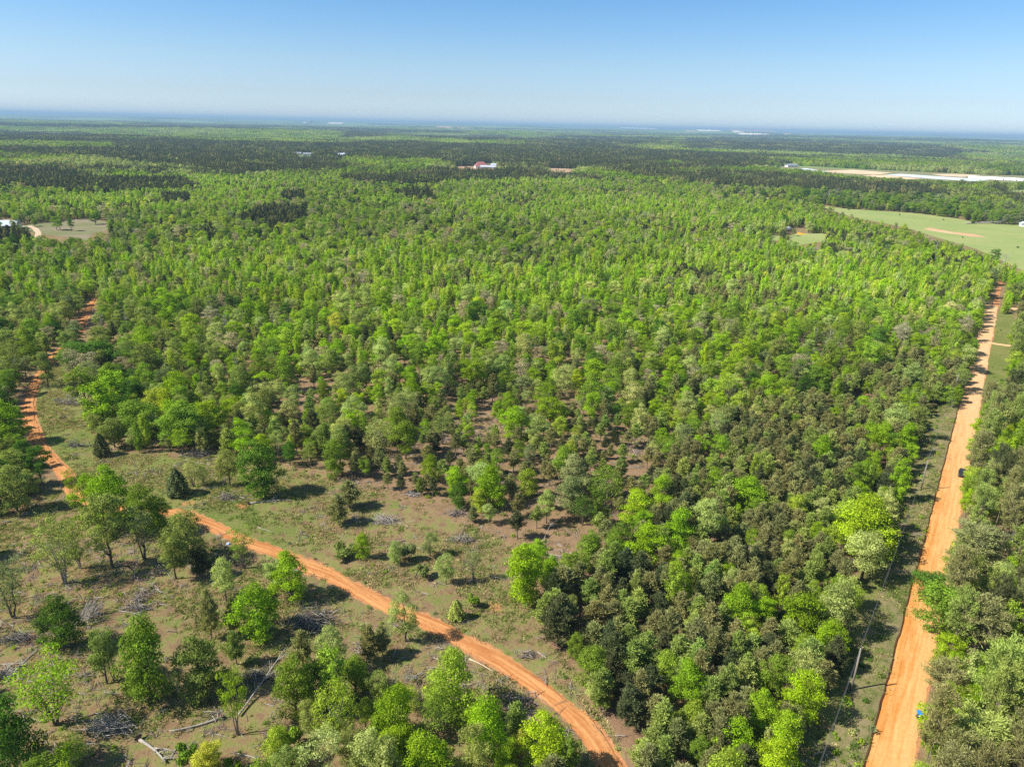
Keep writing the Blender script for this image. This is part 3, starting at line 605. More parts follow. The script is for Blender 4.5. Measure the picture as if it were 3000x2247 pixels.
# ---------------------------------------------------------------- scatter the woods
def classify(x, y, r):
    """species and tint probabilities for a candidate tree at x, y: returns keep probability, species, tint, h, w"""
    X0, Y0, D = proj(np.stack([x, y, hgt(x, y)], 1)); X1, Y1, _ = proj(np.stack([x, y, hgt(x, y)+5], 1))
    n = len(x); u = r.random(n); keep = np.ones(n); dist = np.hypot(x, y)
    n1 = fbm(x, y, 60, 31); n2 = fbm(x, y, 22, 47); n3 = fbm(x, y, 190, 53)
    p_pine = np.clip((n1-.56)*3.2, 0, .8)*.8 + .05
    p_sl = np.clip(.36 + (n3-.5)*1.8, .06, .8); big = np.ones(n)
    p_sl = np.where((Y1 > 1120) & (X1 > 900), p_sl*.3, p_sl)
    belt = (Y1 > 880) & (Y1 < 1270); p_sl = np.where(belt, p_sl*.42, p_sl); p_pine = np.where(belt, p_pine*.45, p_pine)
    s, t = cr_coords(x, y)
    left = X1 < 130
    p_pine = np.where((X1 < 420) & (Y1 > 700), p_pine*.5, p_pine)
    def zone(poly, X, Y): return inpoly(X, Y, poly)
    for k, poly in enumerate(PINE_FAR):
        z = zone(poly, X1, Y1); p_pine = np.where(z, .93, p_pine)
    z = zone(TREELINE, X1, Y1); p_pine = np.where(z, .08, p_pine); p_sl = np.where(z, .05, p_sl); big = np.where(z, 1.55, big)
    zp = zone(Z_PINES, X1, Y1); edge = (t < -10.5) & (t > -19)
    p_pine = np.where(zp, np.clip(.80+(n2-.5)*1.4-(n1-.5)*.6, .25, .98), p_pine); p_pine = np.where(zp & edge, p_pine*.45, p_pine); p_sl = np.where(zp, .08, p_sl)
    zs = zone(Z_SPARSE, X0, Y0); p_pine = np.where(zs, .74, p_pine); keep = np.where(zs, np.clip(.36+(n2-.45)*1.3, .10, .75), keep)
    for poly in Z_PINK:
        z = zone(poly, X0, Y0); keep = np.where(z, np.clip(.12+(n2-.45)*2.6, .04, .7), keep); p_pine = np.where(z, p_pine*.3, p_pine)
    keep = np.where((n2 < .37) & (Y1 < 1250), .35, keep)
    right = (t > 3.0) & (s > -30); tall = right & (s < 330)
    p_pine = np.where(tall, .36, p_pine); p_sl = np.where(tall, .1, p_sl)
    keep = np.where(zone(Z_OPEN, X0, Y0), 0, keep)
    zl = zone(Z_LOT, X0, Y0); nw = zone(Z_NEARWOOD, X0, Y0); keep = np.where(zl, 0, keep); keep = np.where(nw, 1, keep); p_pine = np.where(nw, .1, p_pine); p_sl = np.where(nw, .1, p_sl)
    keep = np.where(blocks(x, y, (0, 2.5, 5, 7.5, 9)), 0, keep)
    bx, by, _ = proj(np.stack([x, y, x*0+12.5], 1)); bx2, by2, _ = proj(np.stack([x, y, x*0+15.5], 1)); keep = np.where(inpoly(bx, by, VIEWS[-1]) | inpoly(bx2, by2, VIEWS[-1]), 0, keep)
    # views over the clearings: shorter woods just in front of them
    keep = np.where((t > -11.0) & (t < 3.3) & (s > -60) & (s < 300), 0, keep); keep = np.where((t > -4.3) & (t < 5.2) & (s >= 300) & (s < 430), 0, keep)
    keep = np.where((t > 3) & (t < 9.5) & (s > 165) & (s < 330), 0, keep)
    keep = np.where((t > -15) & (t <= -3.5) & (s > 165) & (s < 480), 1, keep)
    dt = dist_track(x, y); keep = np.where(dt < 2.9, 0, keep)
    keep = np.where((dt < 5.0) & (n2 < .5), 0, keep)
    v = r.random(n); sp = np.where(v < p_pine, 'pine', np.where(v < p_pine + (1-p_pine)*p_sl, 'slender', 'bl'))
    sp = np.where((sp == 'pine') & tall, 'tallpine', sp)
    fp = np.zeros(n, bool)
    for poly in PINE_FAR: fp |= zone(poly, X1, Y1)
    return keep, sp, big, X0, Y0, D, zs, zp, fp, tall, n3, n1, nw
def gen_cand(rmax, step, seed, rmin=48):
    r = np.random.default_rng(seed); xs = np.arange(-rmax*.86, rmax*.86, step); ys = np.arange(25, rmax, step)
    X, Y = np.meshgrid(xs, ys); X = X.ravel() + (r.random(X.size)-.5)*step*.95; Y = Y.ravel() + (r.random(Y.size)-.5)*step*.95
    R = np.hypot(X, Y); k = (R < rmax) & (R >= rmin) & (np.abs(X) < Y*.86+34); X, Y = X[k], Y[k]
    px_, py_, d = proj(np.stack([X, Y, hgt(X, Y)+6], 1)); k = (px_ > -320) & (px_ < 3320) & (py_ < 2247+170) & (d > 5)
    return X[k], Y[k], r
R_IND = 1150.0
X, Y, r = gen_cand(R_IND, 2.5, 11)
keep, sp, big, PX0, PY0, DD, zs, zp, fp, tall, n3, n1, nw = classify(X, Y, r)
order = r.permutation(len(X)); grid = {}; CELL = 4.0
def near_ok(x, y, rad, f):
    ci, cj = int(x//CELL), int(y//CELL)
    for i in range(ci-2, ci+3):
        for j in range(cj-2, cj+3):
            for (x2, y2, r2) in grid.get((i, j), ()):
                dd = (x-x2)**2+(y-y2)**2
                if dd < (f*(rad+r2))**2: return False
    return True
def put(x, y, rad): grid.setdefault((int(x//CELL), int(y//CELL)), []).append((x, y, rad))
for t in TREES: put(t['x'], t['y'], min(t['w']*.42, 3.6))
NH = len(TREES)
PAL_BL = ['bright green', 'mid-green', 'olive', 'pale', 'lime', 'yellow-green', 'deep green', 'grey-green']
for i in order:
    if r.random() > keep[i]: continue
    s = sp[i]; x, y = X[i], Y[i]; dist = math.hypot(x, y); f = .80
    if s == 'pine':
        if fp[i]: h = r.uniform(9, 12.5); w = r.uniform(3.6, 5.0)
        elif zs[i]: h = r.uniform(4.2, 6.8); w = h*r.uniform(.46, .6)
        elif zp[i]: h = r.uniform(5.6, 8.6); w = r.uniform(3.3, 4.7); f = .60
        else: h = r.uniform(6.5, 10); w = r.uniform(3.4, 4.8)
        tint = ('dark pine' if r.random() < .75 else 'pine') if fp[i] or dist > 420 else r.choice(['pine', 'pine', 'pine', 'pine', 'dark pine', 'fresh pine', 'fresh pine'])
        kind = 'thinpine' if zs[i] and r.random() < .8 else 'pine'
    elif s == 'tallpine':
        h = r.uniform(12, 17); w = r.uniform(3.6, 5.2); f = .66; tint = r.choice(['pine', 'pine', 'fresh pine', 'dark pine']); kind = 'tallpine'
    elif s == 'slender':
        h = r.uniform(5.0, 11.5); w = h*r.uniform(.30, .45); f = .74; kind = 'slender'; tint = r.choice(['yellow-green', 'yellow-green', 'bright green', 'pale', 'lime', 'mid-green'])
    else:
        w = (3.2 + 5.6*r.random()**1.5)*big[i]; h = w*r.uniform(.95, 1.4)+1.6; f = .70
        if tall[i]: w *= .9; h = r.uniform(6.5, 11)
        kind = r.choice(['bushy', 'round', 'lumpy', 'bushy', 'round', 'airy'] if not big[i] > 1.2 else ['round', 'bushy'])
        q = n1[i]+.22*r.normal()
        if big[i] > 1.2: tint = r.choice(['mid-green', 'deep green', 'mid-green', 'grey-green'])
        elif tall[i] or nw[i]: tint = r.choice(['bright green', 'mid-green', 'yellow-green', 'lime'])
        elif zp[i]: tint = r.choice(['lime', 'bright green', 'bright green', 'mid-green', 'yellow-green', 'pale'])
        elif PX0[i] < 420 and PY0[i] > 640: tint = r.choice(['olive', 'mid-green', 'olive', 'grey-green', 'mid-green', 'deep green'])
        elif 880 < PY0[i] < 1300 and r.random() < .6: tint = r.choice(['lime', 'bright green', 'bright green', 'mid-green', 'pale', 'yellow-green'] if PX0[i] > 1150 else ['olive', 'bright green', 'mid-green', 'pale', 'lime'])
        elif PY0[i] < 900 and r.random() < .45: tint = r.choice(['pale', 'yellow-green', 'yellow-green', 'bright green'])
        else: tint = r.choice(['pale', 'olive', 'yellow-green'] if q > .62 else ['bright green', 'mid-green', 'lime', 'mid-green'] if q > .38 else ['mid-green', 'deep green', 'bright green', 'grey-green'])
        if kind == 'lumpy' and r.random() < .6: tint = r.choice(['pale', 'olive'])
        if kind == 'airy' and PY0[i] < 1150 and r.random() < .5: tint = 'budding'
    if zp[i] and s != 'pine': w *= .88; h = h*.9+.9
    rad = w*.5
    if not near_ok(x, y, rad, f): continue
    if s == 'bl' and PY0[i] < 1120 and r.random() < .05: kind = 'bare'; w *= .8
    put(x, y, rad); TREES.append(dict(sp=kind, x=x, y=y, h=h, w=w, tint=str(tint), label=None, short=None, hand=False, soil=.64+.56*float(n3[i])+.24*float(n1[i])))
# what shows of each, largest first
A = np.array([[t['x'], t['y'], float(hgt(t['x'], t['y'])) + t['h']*.6] for t in TREES]); QX, QY, QD = proj(A)
for t, a, b, d in zip(TREES, QX, QY, QD):
    t['px'], t['py'], t['d'] = float(a), float(b), float(d); t['size'] = math.sqrt(t['w']*t['h'])*FPX/max(d, 1)
    m = t['w']*.4*FPX/max(d, 1); t['in'] = -m < a < 3000+m and b - t['h']*.5*FPX/d < 2240
real = []; byname = {}
for t in sorted(TREES, key=lambda t: -t['size']):
    nm = SP[t['sp']][0]; L = byname.setdefault(nm, [])
    if t['hand'] or (t['in'] and len(L) < 300 - sum(1 for q in TREES[:NH] if SP[q['sp']][0] == nm and q not in L)):
        L.append(t); t['real'] = True; real.append(t)
    else: t['real'] = False
print('TREES', len(TREES), {k: len(v) for k, v in byname.items()})

# ---------------------------------------------------------------- labels: every tree is told by its look and by what it stands next to
ORD = ['nearest', 'second', 'third', 'fourth', 'fifth', 'sixth', 'seventh', 'eighth', 'ninth', 'tenth', 'eleventh', 'twelfth', 'thirteenth', 'fourteenth', 'fifteenth', 'sixteenth', 'seventeenth', 'eighteenth', 'nineteenth', 'twentieth']
LM = [(t['px'], t['py'], t['short']) for t in TREES if t['short']]
for c, x, y, s in [('8', 185, 1160, 'the nearer utility pole'), ('8', 535, 170, 'the farther utility pole'), ('8', 722, 155, 'the parked car'), ('8', 500, 1395, 'the blue bin'), ('6', 890, 1140, 'the pale log by the track'), ('F', 2310, 676, 'the dark-roofed cabin'),
                   ('F', 15, 655, 'the white-roofed house'), ('F', 2800, 690, 'the red strip in the pasture'), ('F', 2930, 960, 'the grassy road verge'), ('F', 2780, 985, 'the far stretch of county road'), ('F', 2980, 905, 'the side road'), ('F', 240, 930, 'the far stretch of clay track'),
                   ('F', 760, 1080, 'the bare pinkish opening'), ('F', 1450, 1250, 'the opening above the thin pines'), ('F', 180, 690, 'the far lawn'), ('F', 2050, 570, 'the pasture strip')]:
    LM.append((*px(c, x, y), s))
SPW = {'round': 'open tree', 'bushy': 'bushy tree', 'airy': 'airy tree', 'lumpy': 'domed oak', 'slender': 'slender tree', 'pine': 'young pine', 'tallpine': 'tall pine', 'thinpine': 'thin pine', 'cedar': 'cedar', 'shrub': 'shrub', 'bare': 'leafless tree'}
cells = {}
for t in real:
    if t['label']: continue
    best = None
    for (lx, ly, s) in LM:
        dx, dy = t['px']-lx, t['py']-ly; d = math.hypot(dx, dy*1.6)
        if best is None or d < best[0]: best = (d, dx, dy*1.6, s)
    d, dx, dy, s = best; dr = ('right of' if dx > 0 else 'left of') if abs(dx) > abs(dy) else ('below' if dy > 0 else 'above')
    hue = 'grey' if t['sp'] == 'bare' else WORD.get(t['tint'], t['tint']); key = (hue, t['sp'], dr, s); cells.setdefault(key, []).append((d, t))
for (hue, s, dr, lm), L in cells.items():
    L.sort(key=lambda q: q[0])
    for k, (_, t) in enumerate(L):
        if len(L) == 1: t['label'] = f"{hue} {SPW[s]} {dr} {lm}"
        else: t['label'] = f"{hue} {SPW[s]}, {ORD[min(k, 19)]} one {dr} {lm}"
        if len(t['label'].replace('-', ' ').split()) > 16: t['label'] = t['label'].replace(' one ', ' ')
CATW = {'broadleaf_tree': 'tree', 'slender_tree': 'tree', 'pine_tree': 'pine tree', 'cedar_tree': 'cedar', 'shrub': 'shrub', 'bare_tree': 'bare tree'}
GRP = {'broadleaf_tree': 'broadleaf trees of the woods and lot', 'slender_tree': 'slender young trees of the woods', 'pine_tree': 'pines of the stand and roadside', 'cedar_tree': 'cedars on the grass', 'shrub': 'shrubs in the openings', 'bare_tree': 'leafless trees and snags'}
for t in real:
    nm, vs, H0, W0 = SP[t['sp']]; tr, cr = vs[int(rng.integers(len(vs)))]
    e = thing(nm, t['label'], CATW[nm], (t['x'], t['y'], float(hgt(t['x'], t['y']))), float(rng.random()*6.283), GRP[nm])
    sc = (t['w']/W0, t['w']/W0, t['h']/H0)
    if nm == 'bare_tree': a, b = 'trunk', 'branches'
    elif nm == 'shrub': a, b = 'stems', 'foliage'
    else: a, b = 'trunk', 'crown'
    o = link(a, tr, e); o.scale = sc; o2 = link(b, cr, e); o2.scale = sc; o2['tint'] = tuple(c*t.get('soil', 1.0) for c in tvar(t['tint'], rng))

# ---------------------------------------------------------------- the rest of the woods: uncountable trees as one object per wood
def merged(name, meshes, xf=None, lvadd=0.0):
    mb = MB()
    for me, (loc, sc, rz, dl) in zip(meshes, xf or [((0, 0, 0), (1, 1, 1), 0, 0)]*len(meshes)):
        s = REG[me.name if hasattr(me, 'name') else me]; V = np.concatenate(s.v)*np.array(sc); c, q = math.cos(rz), math.sin(rz)
        V = np.stack([V[:, 0]*c-V[:, 1]*q, V[:, 0]*q+V[:, 1]*c, V[:, 2]], 1) + np.array(loc); off = mb.n
        mp = [mb.mat(m) for m in s.mats]; mb.v.append(V); mb.n += len(V)
        mb.f.extend(tuple(i+off for i in f) for f in s.f); mb.m.extend(mp[k] for k in s.m); mb.lv.append(np.concatenate(s.lv)+dl)
    return mb.mesh(name)
def proto_coll(name, meshes):
    c = bpy.data.collections.new(name)
    for i, me in enumerate(meshes):
        c.objects.link(bpy.data.objects.new(f'{name}_{i:03d}', me))
    return c
def scatter(name, coll, P, idx, rot, scl, tint, label, cat):
    me = bpy.data.meshes.new(name); me.from_pydata(np.asarray(P, float).tolist(), [], [])
    a = me.attributes.new('idx', 'INT', 'POINT'); a.data.foreach_set('value', np.asarray(idx, np.int32))
    a = me.attributes.new('rot', 'FLOAT_VECTOR', 'POINT'); a.data.foreach_set('vector', np.asarray(rot, np.float32).ravel())
    a = me.attributes.new('scl', 'FLOAT_VECTOR', 'POINT'); a.data.foreach_set('vector', np.asarray(scl, np.float32).ravel())
    a = me.attributes.new('tint', 'FLOAT_COLOR', 'POINT'); t4 = np.concatenate([np.asarray(tint, float), np.ones((len(P), 1))], 1); a.data.foreach_set('color', t4.astype(np.float32).ravel())
    o = link(name, me); tag(o, label, cat, None, 'stuff')
    g = bpy.data.node_groups.new(name, 'GeometryNodeTree')
    g.interface.new_socket('Geometry', in_out='INPUT', socket_type='NodeSocketGeometry'); g.interface.new_socket('Geometry', in_out='OUTPUT', socket_type='NodeSocketGeometry')
    gi = g.nodes.new('NodeGroupInput'); go = g.nodes.new('NodeGroupOutput'); ci = g.nodes.new('GeometryNodeCollectionInfo'); ci.inputs['Collection'].default_value = coll
    ci.inputs['Separate Children'].default_value = True; ci.inputs['Reset Children'].default_value = True
    ip = g.nodes.new('GeometryNodeInstanceOnPoints'); ip.inputs['Pick Instance'].default_value = True
    def na(nm, ty):
        n = g.nodes.new('GeometryNodeInputNamedAttribute'); n.data_type = ty; n.inputs['Name'].default_value = nm
        return next(s for s in n.outputs if s.enabled and s.name == 'Attribute')
    g.links.new(gi.outputs[0], ip.inputs['Points']); g.links.new(ci.outputs[0], ip.inputs['Instance'])
    g.links.new(na('idx', 'INT'), ip.inputs['Instance Index']); g.links.new(na('rot', 'FLOAT_VECTOR'), ip.inputs['Rotation']); g.links.new(na('scl', 'FLOAT_VECTOR'), ip.inputs['Scale'])
    g.links.new(ip.outputs[0], go.inputs[0])
    md = o.modifiers.new('scatter', 'NODES'); md.node_group = g; return o
PLIST = []; PIDX = {}
for k in ('round', 'bushy', 'airy', 'lumpy', 'slender', 'pine', 'tallpine', 'bare', 'thinpine'):
    PIDX[k] = []
    for tr, cr in SP[k][1]: PIDX[k].append(len(PLIST)); PLIST.append(merged('wood_tree', [tr, cr]))
WOODC = proto_coll('wood_tree', PLIST)
def scatter_trees(name, L, label):
    if not L: return
    P = []; I = []; Ro = []; S = []; Tt = []
    for t in L:
        H0, W0 = SP[t['sp']][2:]; P.append((t['x'], t['y'], float(hgt(t['x'], t['y'])))); I.append(rng.choice(PIDX[t['sp']])); Ro.append((0, 0, rng.random()*6.283)); S.append((t['w']/W0, t['w']/W0, t['h']/H0)); Tt.append(tuple(c*t.get('soil', 1.0) for c in tvar(t['tint'], rng)))
    scatter(name, WOODC, P, I, Ro, S, Tt, label, 'woods')
rest = [t for t in TREES if not t['real']]
scatter_trees('pine_woods', [t for t in rest if t['sp'] in ('pine', 'tallpine', 'thinpine')], 'dark pines spread through the middle distance of the woods')
scatter_trees('broadleaf_woods', [t for t in rest if t['sp'] not in ('pine', 'tallpine', 'slender', 'thinpine')], 'mixed spring green broadleaf woods stretching away beyond the near trees')
scatter_trees('slender_woods', [t for t in rest if t['sp'] == 'slender'], 'pale feathery young trees filling the woods beyond the near trees')

# far woods: clumps of low crowns
def low_crown(r, H, Wd, n, leaf, kind):
    mb = MB(); t = r.random(n); a = r.random(n)*6.283
    prof = np.sqrt(np.clip(1-(t-.35)**2/.46, .02, 1)) if kind == 'b' else (1.05-t)**.55*np.minimum(1, .5+2*t)
    lob = 1+.22*np.sin(a*3+t*5)+.15*np.sin(a*5-t*7)
    rad = Wd*.5*prof*lob*(.8+.25*r.random(n)); P = np.stack([rad*np.cos(a), rad*np.sin(a), H*(.12+.88*t)], 1)
    d = np.stack([np.cos(a)*prof, np.sin(a)*prof, t*1.3-.1], 1)
    leaves(mb, P, d+r.normal(size=(n, 3))*.35, leaf, .8, 'leaf' if kind == 'b' else 'needle', r, np.clip(.5+.22*r.normal(size=n), 0, 1.2)); return mb.mesh('low_crown')
rl = np.random.default_rng(91)
LOWB = [low_crown(rl, 10, 8, 240, 1.15, 'b') for _ in range(4)]; LOWP = [low_crown(rl, 12, 5.2, 190, .9, 'p') for _ in range(3)]
LOWB2 = [low_crown(rl, 11, 9.5, 60, 2.4, 'b') for _ in range(3)]; LOWP2 = [low_crown(rl, 12, 7, 46, 2.2, 'p') for _ in range(3)]
def clump(r, lib, rad, n, jit):
    ms = []; xf = []
    for i in range(n):
        q = rad*math.sqrt((i+.5)/n); a = i*2.39996+r.random()*.5; s = r.uniform(.75, 1.2)
        ms.append(lib[int(r.integers(len(lib)))]); xf.append(((q*math.cos(a)+r.normal(), q*math.sin(a)+r.normal(), -.5), (s, s, s*r.uniform(.8, 1.2)), r.random()*6.28, r.normal()*jit))
    return merged('far_clump', ms, xf)
FC = [clump(rl, LOWB, 13, 11, .22) for _ in range(4)] + [clump(rl, LOWP, 13, 20, .12) for _ in range(3)] + [clump(rl, LOWB2, 36, 52, .22) for _ in range(3)] + [clump(rl, LOWP2, 36, 80, .12) for _ in range(3)]
FARC = proto_coll('far_clump', FC)
def far_type(x, y):
    """probability of pine and green tone at far points"""
    X1, Y1, _ = proj(np.stack([x, y, hgt(x, y)+8], 1))
    a = fbm(x*.55, y*1.3, 900, 61, 4); p = sstep(.495, .555, a)*.92+.04
    kn = np.zeros(len(x), bool)
    for poly in PINE_FAR:
        z = inpoly(X1, Y1, poly); kn |= z
    band = (Y1 > 500) & (Y1 < 640); p = np.where(band, np.minimum(p, .35), p)
    p = np.where(kn, .96, p); p = np.where(inpoly(X1, Y1, TREELINE), .1, p)
    return p, X1, Y1
def far_points(r0, r1, step, seed):
    r = np.random.default_rng(seed); xs = np.arange(-r1*.86, r1*.86, step); ys = np.arange(r0*.5, r1, step); X, Y = np.meshgrid(xs, ys)
    X = X.ravel()+(r.random(X.size)-.5)*step*.7; Y = Y.ravel()+(r.random(Y.size)-.5)*step*.7; R = np.hypot(X, Y); k = (R > r0) & (R < r1) & (np.abs(X) < Y*.86)
    return X[k], Y[k], r
P = []; I = []; Ro = []; S = []; Tt = []
for r0, r1, step, big_ in ((R_IND, 3000, 17.5, 0), (3000, 12500, 54, 1)):
    X, Y, r = far_points(r0, r1, step, 77+big_); p, X1, Y1 = far_type(X, Y); X0, Y0, _ = proj(np.stack([X, Y, hgt(X, Y)], 1)); ok = np.ones(len(X), bool)
    ok &= ~blocks(X, Y, (0, 3, 6, 9, 11))
    # keep the strip in front of the farm fields low enough to see over
    n5 = fbm(X, Y, 260, 88); n6 = fbm(X, Y, 90, 19); ok &= r.random(len(X)) < np.where(n5 < .34, .45, 1.0)
    for x, y, q, g1, g2 in zip(X[ok], Y[ok], p[ok], n5[ok], n6[ok]):
        pine = r.random() < q; base = (7 if big_ else 0); k = base + (int(r.integers(4 if not big_ else 3)) if not pine else (4+int(r.integers(3)) if not big_ else 3+int(r.integers(3))))
        P.append((x, y, float(hgt(x, y)))); I.append(k); Ro.append((0, 0, r.random()*6.28)); s = r.uniform(.9, 1.15); S.append((s, s, s*r.uniform(.85, 1.1)))
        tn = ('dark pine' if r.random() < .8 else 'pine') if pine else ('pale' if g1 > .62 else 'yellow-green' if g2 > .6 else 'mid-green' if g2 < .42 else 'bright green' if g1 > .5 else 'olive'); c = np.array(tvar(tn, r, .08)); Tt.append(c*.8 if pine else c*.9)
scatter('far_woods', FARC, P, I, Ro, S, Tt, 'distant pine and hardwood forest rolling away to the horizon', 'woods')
print('FAR', len(P))

# ---------------------------------------------------------------- ground
NA, NR = 760, 420
ang = np.concatenate([np.linspace(-math.pi, -1.0, 25)[:-1], np.linspace(-1.0, 1.0, NA), np.linspace(1.0, math.pi, 25)[1:]])
rad = np.concatenate([[0.5, 20, 34], 42*(1.0166**np.arange(NR))]); rad = rad[rad < 39000]
AA, RR = np.meshgrid(ang, rad); RR = np.where(np.abs(AA) > 1.05, np.minimum(RR, RR*0+1e9), RR)
lim = np.where(np.abs(AA) > 1.02, 2500.0, 1e9); Rc = np.where(RR > lim, lim + (RR-lim)*1e-3, RR)
gx = Rc*np.sin(AA); gy = Rc*np.cos(AA)
micro = np.where(Rc < 420, (fbm(gx, gy, 9, 5)-.5)*.5, 0)
dtk = np.full(gx.shape, 99.0); nearm = Rc < 420; dtk[nearm] = dist_track(gx[nearm], gy[nearm])
cs, ct = cr_coords(gx, gy); dcr = np.abs(ct)
micro = micro*sstep(2.0, 5.0, dtk)*np.where(gy > 0, sstep(4, 7, dcr), 1)
gz = hgt(gx, gy) + micro - .12*(1-sstep(1.2, 3, dtk))
na, nr = len(ang), len(rad); ii = np.arange(nr-1)[:, None]*na + np.arange(na-1)[None]
F = np.stack([ii, ii+1, ii+na+1, ii+na], -1).reshape(-1, 4)[:, ::-1]
me = bpy.data.meshes.new('ground'); me.from_pydata(np.stack([gx, gy, gz], -1).reshape(-1, 3).tolist(), [], F.tolist())
GX, GY, GD = proj(np.stack([gx, gy, gz], -1)); fr = GD > 5
n_a = fbm(gx, gy, 26, 71); n_b = fbm(gx, gy, 8, 72)
grass = np.full(gx.shape, .35); straw = np.zeros(gx.shape); clay = np.zeros(gx.shape)
zo = inpoly(GX, GY, Z_OPEN) & fr; grass = np.where(zo, .47+.20*sstep(1000, 700, GX), grass)
zl = inpoly(GX, GY, Z_LOT) & fr; grass = np.where(zl, .45, grass)
zsp = inpoly(GX, GY, Z_SPARSE) & fr; straw = np.where(zsp, .42, straw); grass = np.where(zsp, .24, grass)
zpp = inpoly(GX, GY, Z_PINES) & fr; straw = np.where(zpp, .6, straw); grass = np.where(zpp, .15, grass)
for poly in Z_PINK:
    z = inpoly(GX, GY, poly) & fr; grass = np.where(z, .12, grass); straw = np.where(z, .25, straw)
verge = (ct > -13) & (ct < -2.8) & (gy > 0); grass = np.where(verge, .6, grass); straw = np.where(verge, 0, straw)
rv = (ct > 3) & (ct < 10) & (cs > 160) & (cs < 345); grass = np.where(rv, .75, grass)
clay = np.maximum(clay, .95*(1-sstep(1.3, 2.6, dtk + (n_b-.5)*1.6))); clay = np.maximum(clay, np.where(gy > 0, .7*(1-sstep(2.6, 3.5, dcr+(n_b-.5)*1.2)), 0)*(ct > 0))
for (c, x, y, rr) in (('8', 165, 1268, 2.2), ('5', 1245, 318, 2.4), ('6', 960, 830, 2.6), ('5', 950, 300, 2.0)):
    b = at(c, x, y); clay = np.maximum(clay, .66*(1-sstep(rr*.4, rr*1.2, np.hypot(gx-b[0], gy-b[1])+(n_b-.5)*rr*1.6)))
far = sstep(1100, 2200, Rc)
col = np.stack([grass, straw, clay, far], -1).reshape(-1, 4).astype(np.float32)
a = me.attributes.new('zone', 'FLOAT_COLOR', 'POINT'); a.data.foreach_set('color', col.ravel())
a = me.attributes.new('farness', 'FLOAT', 'POINT'); a.data.foreach_set('value', far.ravel().astype(np.float32))
me.polygons.foreach_set('use_smooth', np.ones(len(me.polygons), bool)); me.update()
m, nt, out = newmat('ground')
z = N(nt, 'ShaderNodeAttribute', attribute_name='zone'); sep = N(nt, 'ShaderNodeSeparateColor'); nt.links.new(z.outputs['Color'], sep.inputs[0]); fa = N(nt, 'ShaderNodeAttribute', attribute_name='farness')
pos = N(nt, 'ShaderNodeNewGeometry').outputs['Position']
nA = noise(nt, pos, .07, 4, .6); nB = noise(nt, pos, .35, 4, .65); nC = noise(nt, pos, 1.9, 4, .7); nD = noise(nt, pos, 7.0, 3, .7)
dirt = mixc(nt, ramp(nt, nB, .35, .65), (.165, .105, .058), (.265, .172, .100)); dirt = mixc(nt, ramp(nt, nC, .50, .72), dirt, (.20, .165, .085))
gr = mixc(nt, ramp(nt, nA, .35, .65), (.098, .142, .026), (.172, .178, .052)); gr = mixc(nt, ramp(nt, nC, .46, .66), gr, (.225, .178, .080)); gr = mixc(nt, ramp(nt, nD, .5, .75), gr, (.055, .080, .020))
st = mixc(nt, nC, (.135, .080, .048), (.25, .155, .095)); cl = mixc(nt, nC, (.34, .135, .055), (.46, .23, .105))
mg = mth(nt, 'ADD', mth(nt, 'MULTIPLY_ADD', nB, 1.5, -.75), mth(nt, 'ADD', sep.outputs[0], mth(nt, 'MULTIPLY_ADD', nC, .9, -.45)))
c = mixc(nt, ramp(nt, mg, .3, .62), dirt, gr)
ms = mth(nt, 'ADD', sep.outputs[1], mth(nt, 'MULTIPLY_ADD', nB, 1.0, -.5)); c = mixc(nt, ramp(nt, ms, .3, .75), c, st)
mc = mth(nt, 'ADD', sep.outputs[2], mth(nt, 'MULTIPLY_ADD', nC, .7, -.35)); c = mixc(nt, ramp(nt, mc, .35, .7), c, cl)
nE = noise(nt, pos, 3.2, 5, .75); c = mixc(nt, mth(nt, 'MULTIPLY', ramp(nt, nE, .54, .70), .75), c, (.066, .054, .026)); c = mixc(nt, 1.0, c, mth(nt, 'MULTIPLY_ADD', nD, 1.3, .42), 'MULTIPLY')
mp = N(nt, 'ShaderNodeMapping'); mp.inputs['Scale'].default_value = (.00045, .0011, 0); nt.links.new(pos, mp.inputs[0]); nF = noise(nt, mp.outputs[0], 1.0, 6, .6)
mp2 = N(nt, 'ShaderNodeMapping'); mp2.inputs['Scale'].default_value = (.004, .006, 0); nt.links.new(pos, mp2.inputs[0]); nG = noise(nt, mp2.outputs[0], 1.0, 5, .7)
fc = mixc(nt, ramp(nt, nF, .46, .58), (.190, .285, .090), (.050, .072, .036)); fc = mixc(nt, ramp(nt, nG, .45, .7), fc, (.085, .125, .050))
c = mixc(nt, fa.outputs['Fac'], c, fc)
bs = N(nt, 'ShaderNodeBsdfDiffuse'); nt.links.new(c, bs.inputs[0])
bp = N(nt, 'ShaderNodeBump'); bp.inputs['Strength'].default_value = .6; bp.inputs['Distance'].default_value = .25; nt.links.new(nC, bp.inputs['Height']); nt.links.new(bp.outputs[0], bs.inputs['Normal'])
nt.links.new(bs.outputs[0], out.inputs[0]); me.materials.append(m)
tag(link('ground', me), 'dry grass, bare soil and pine straw under the woods', 'ground', None, 'structure')

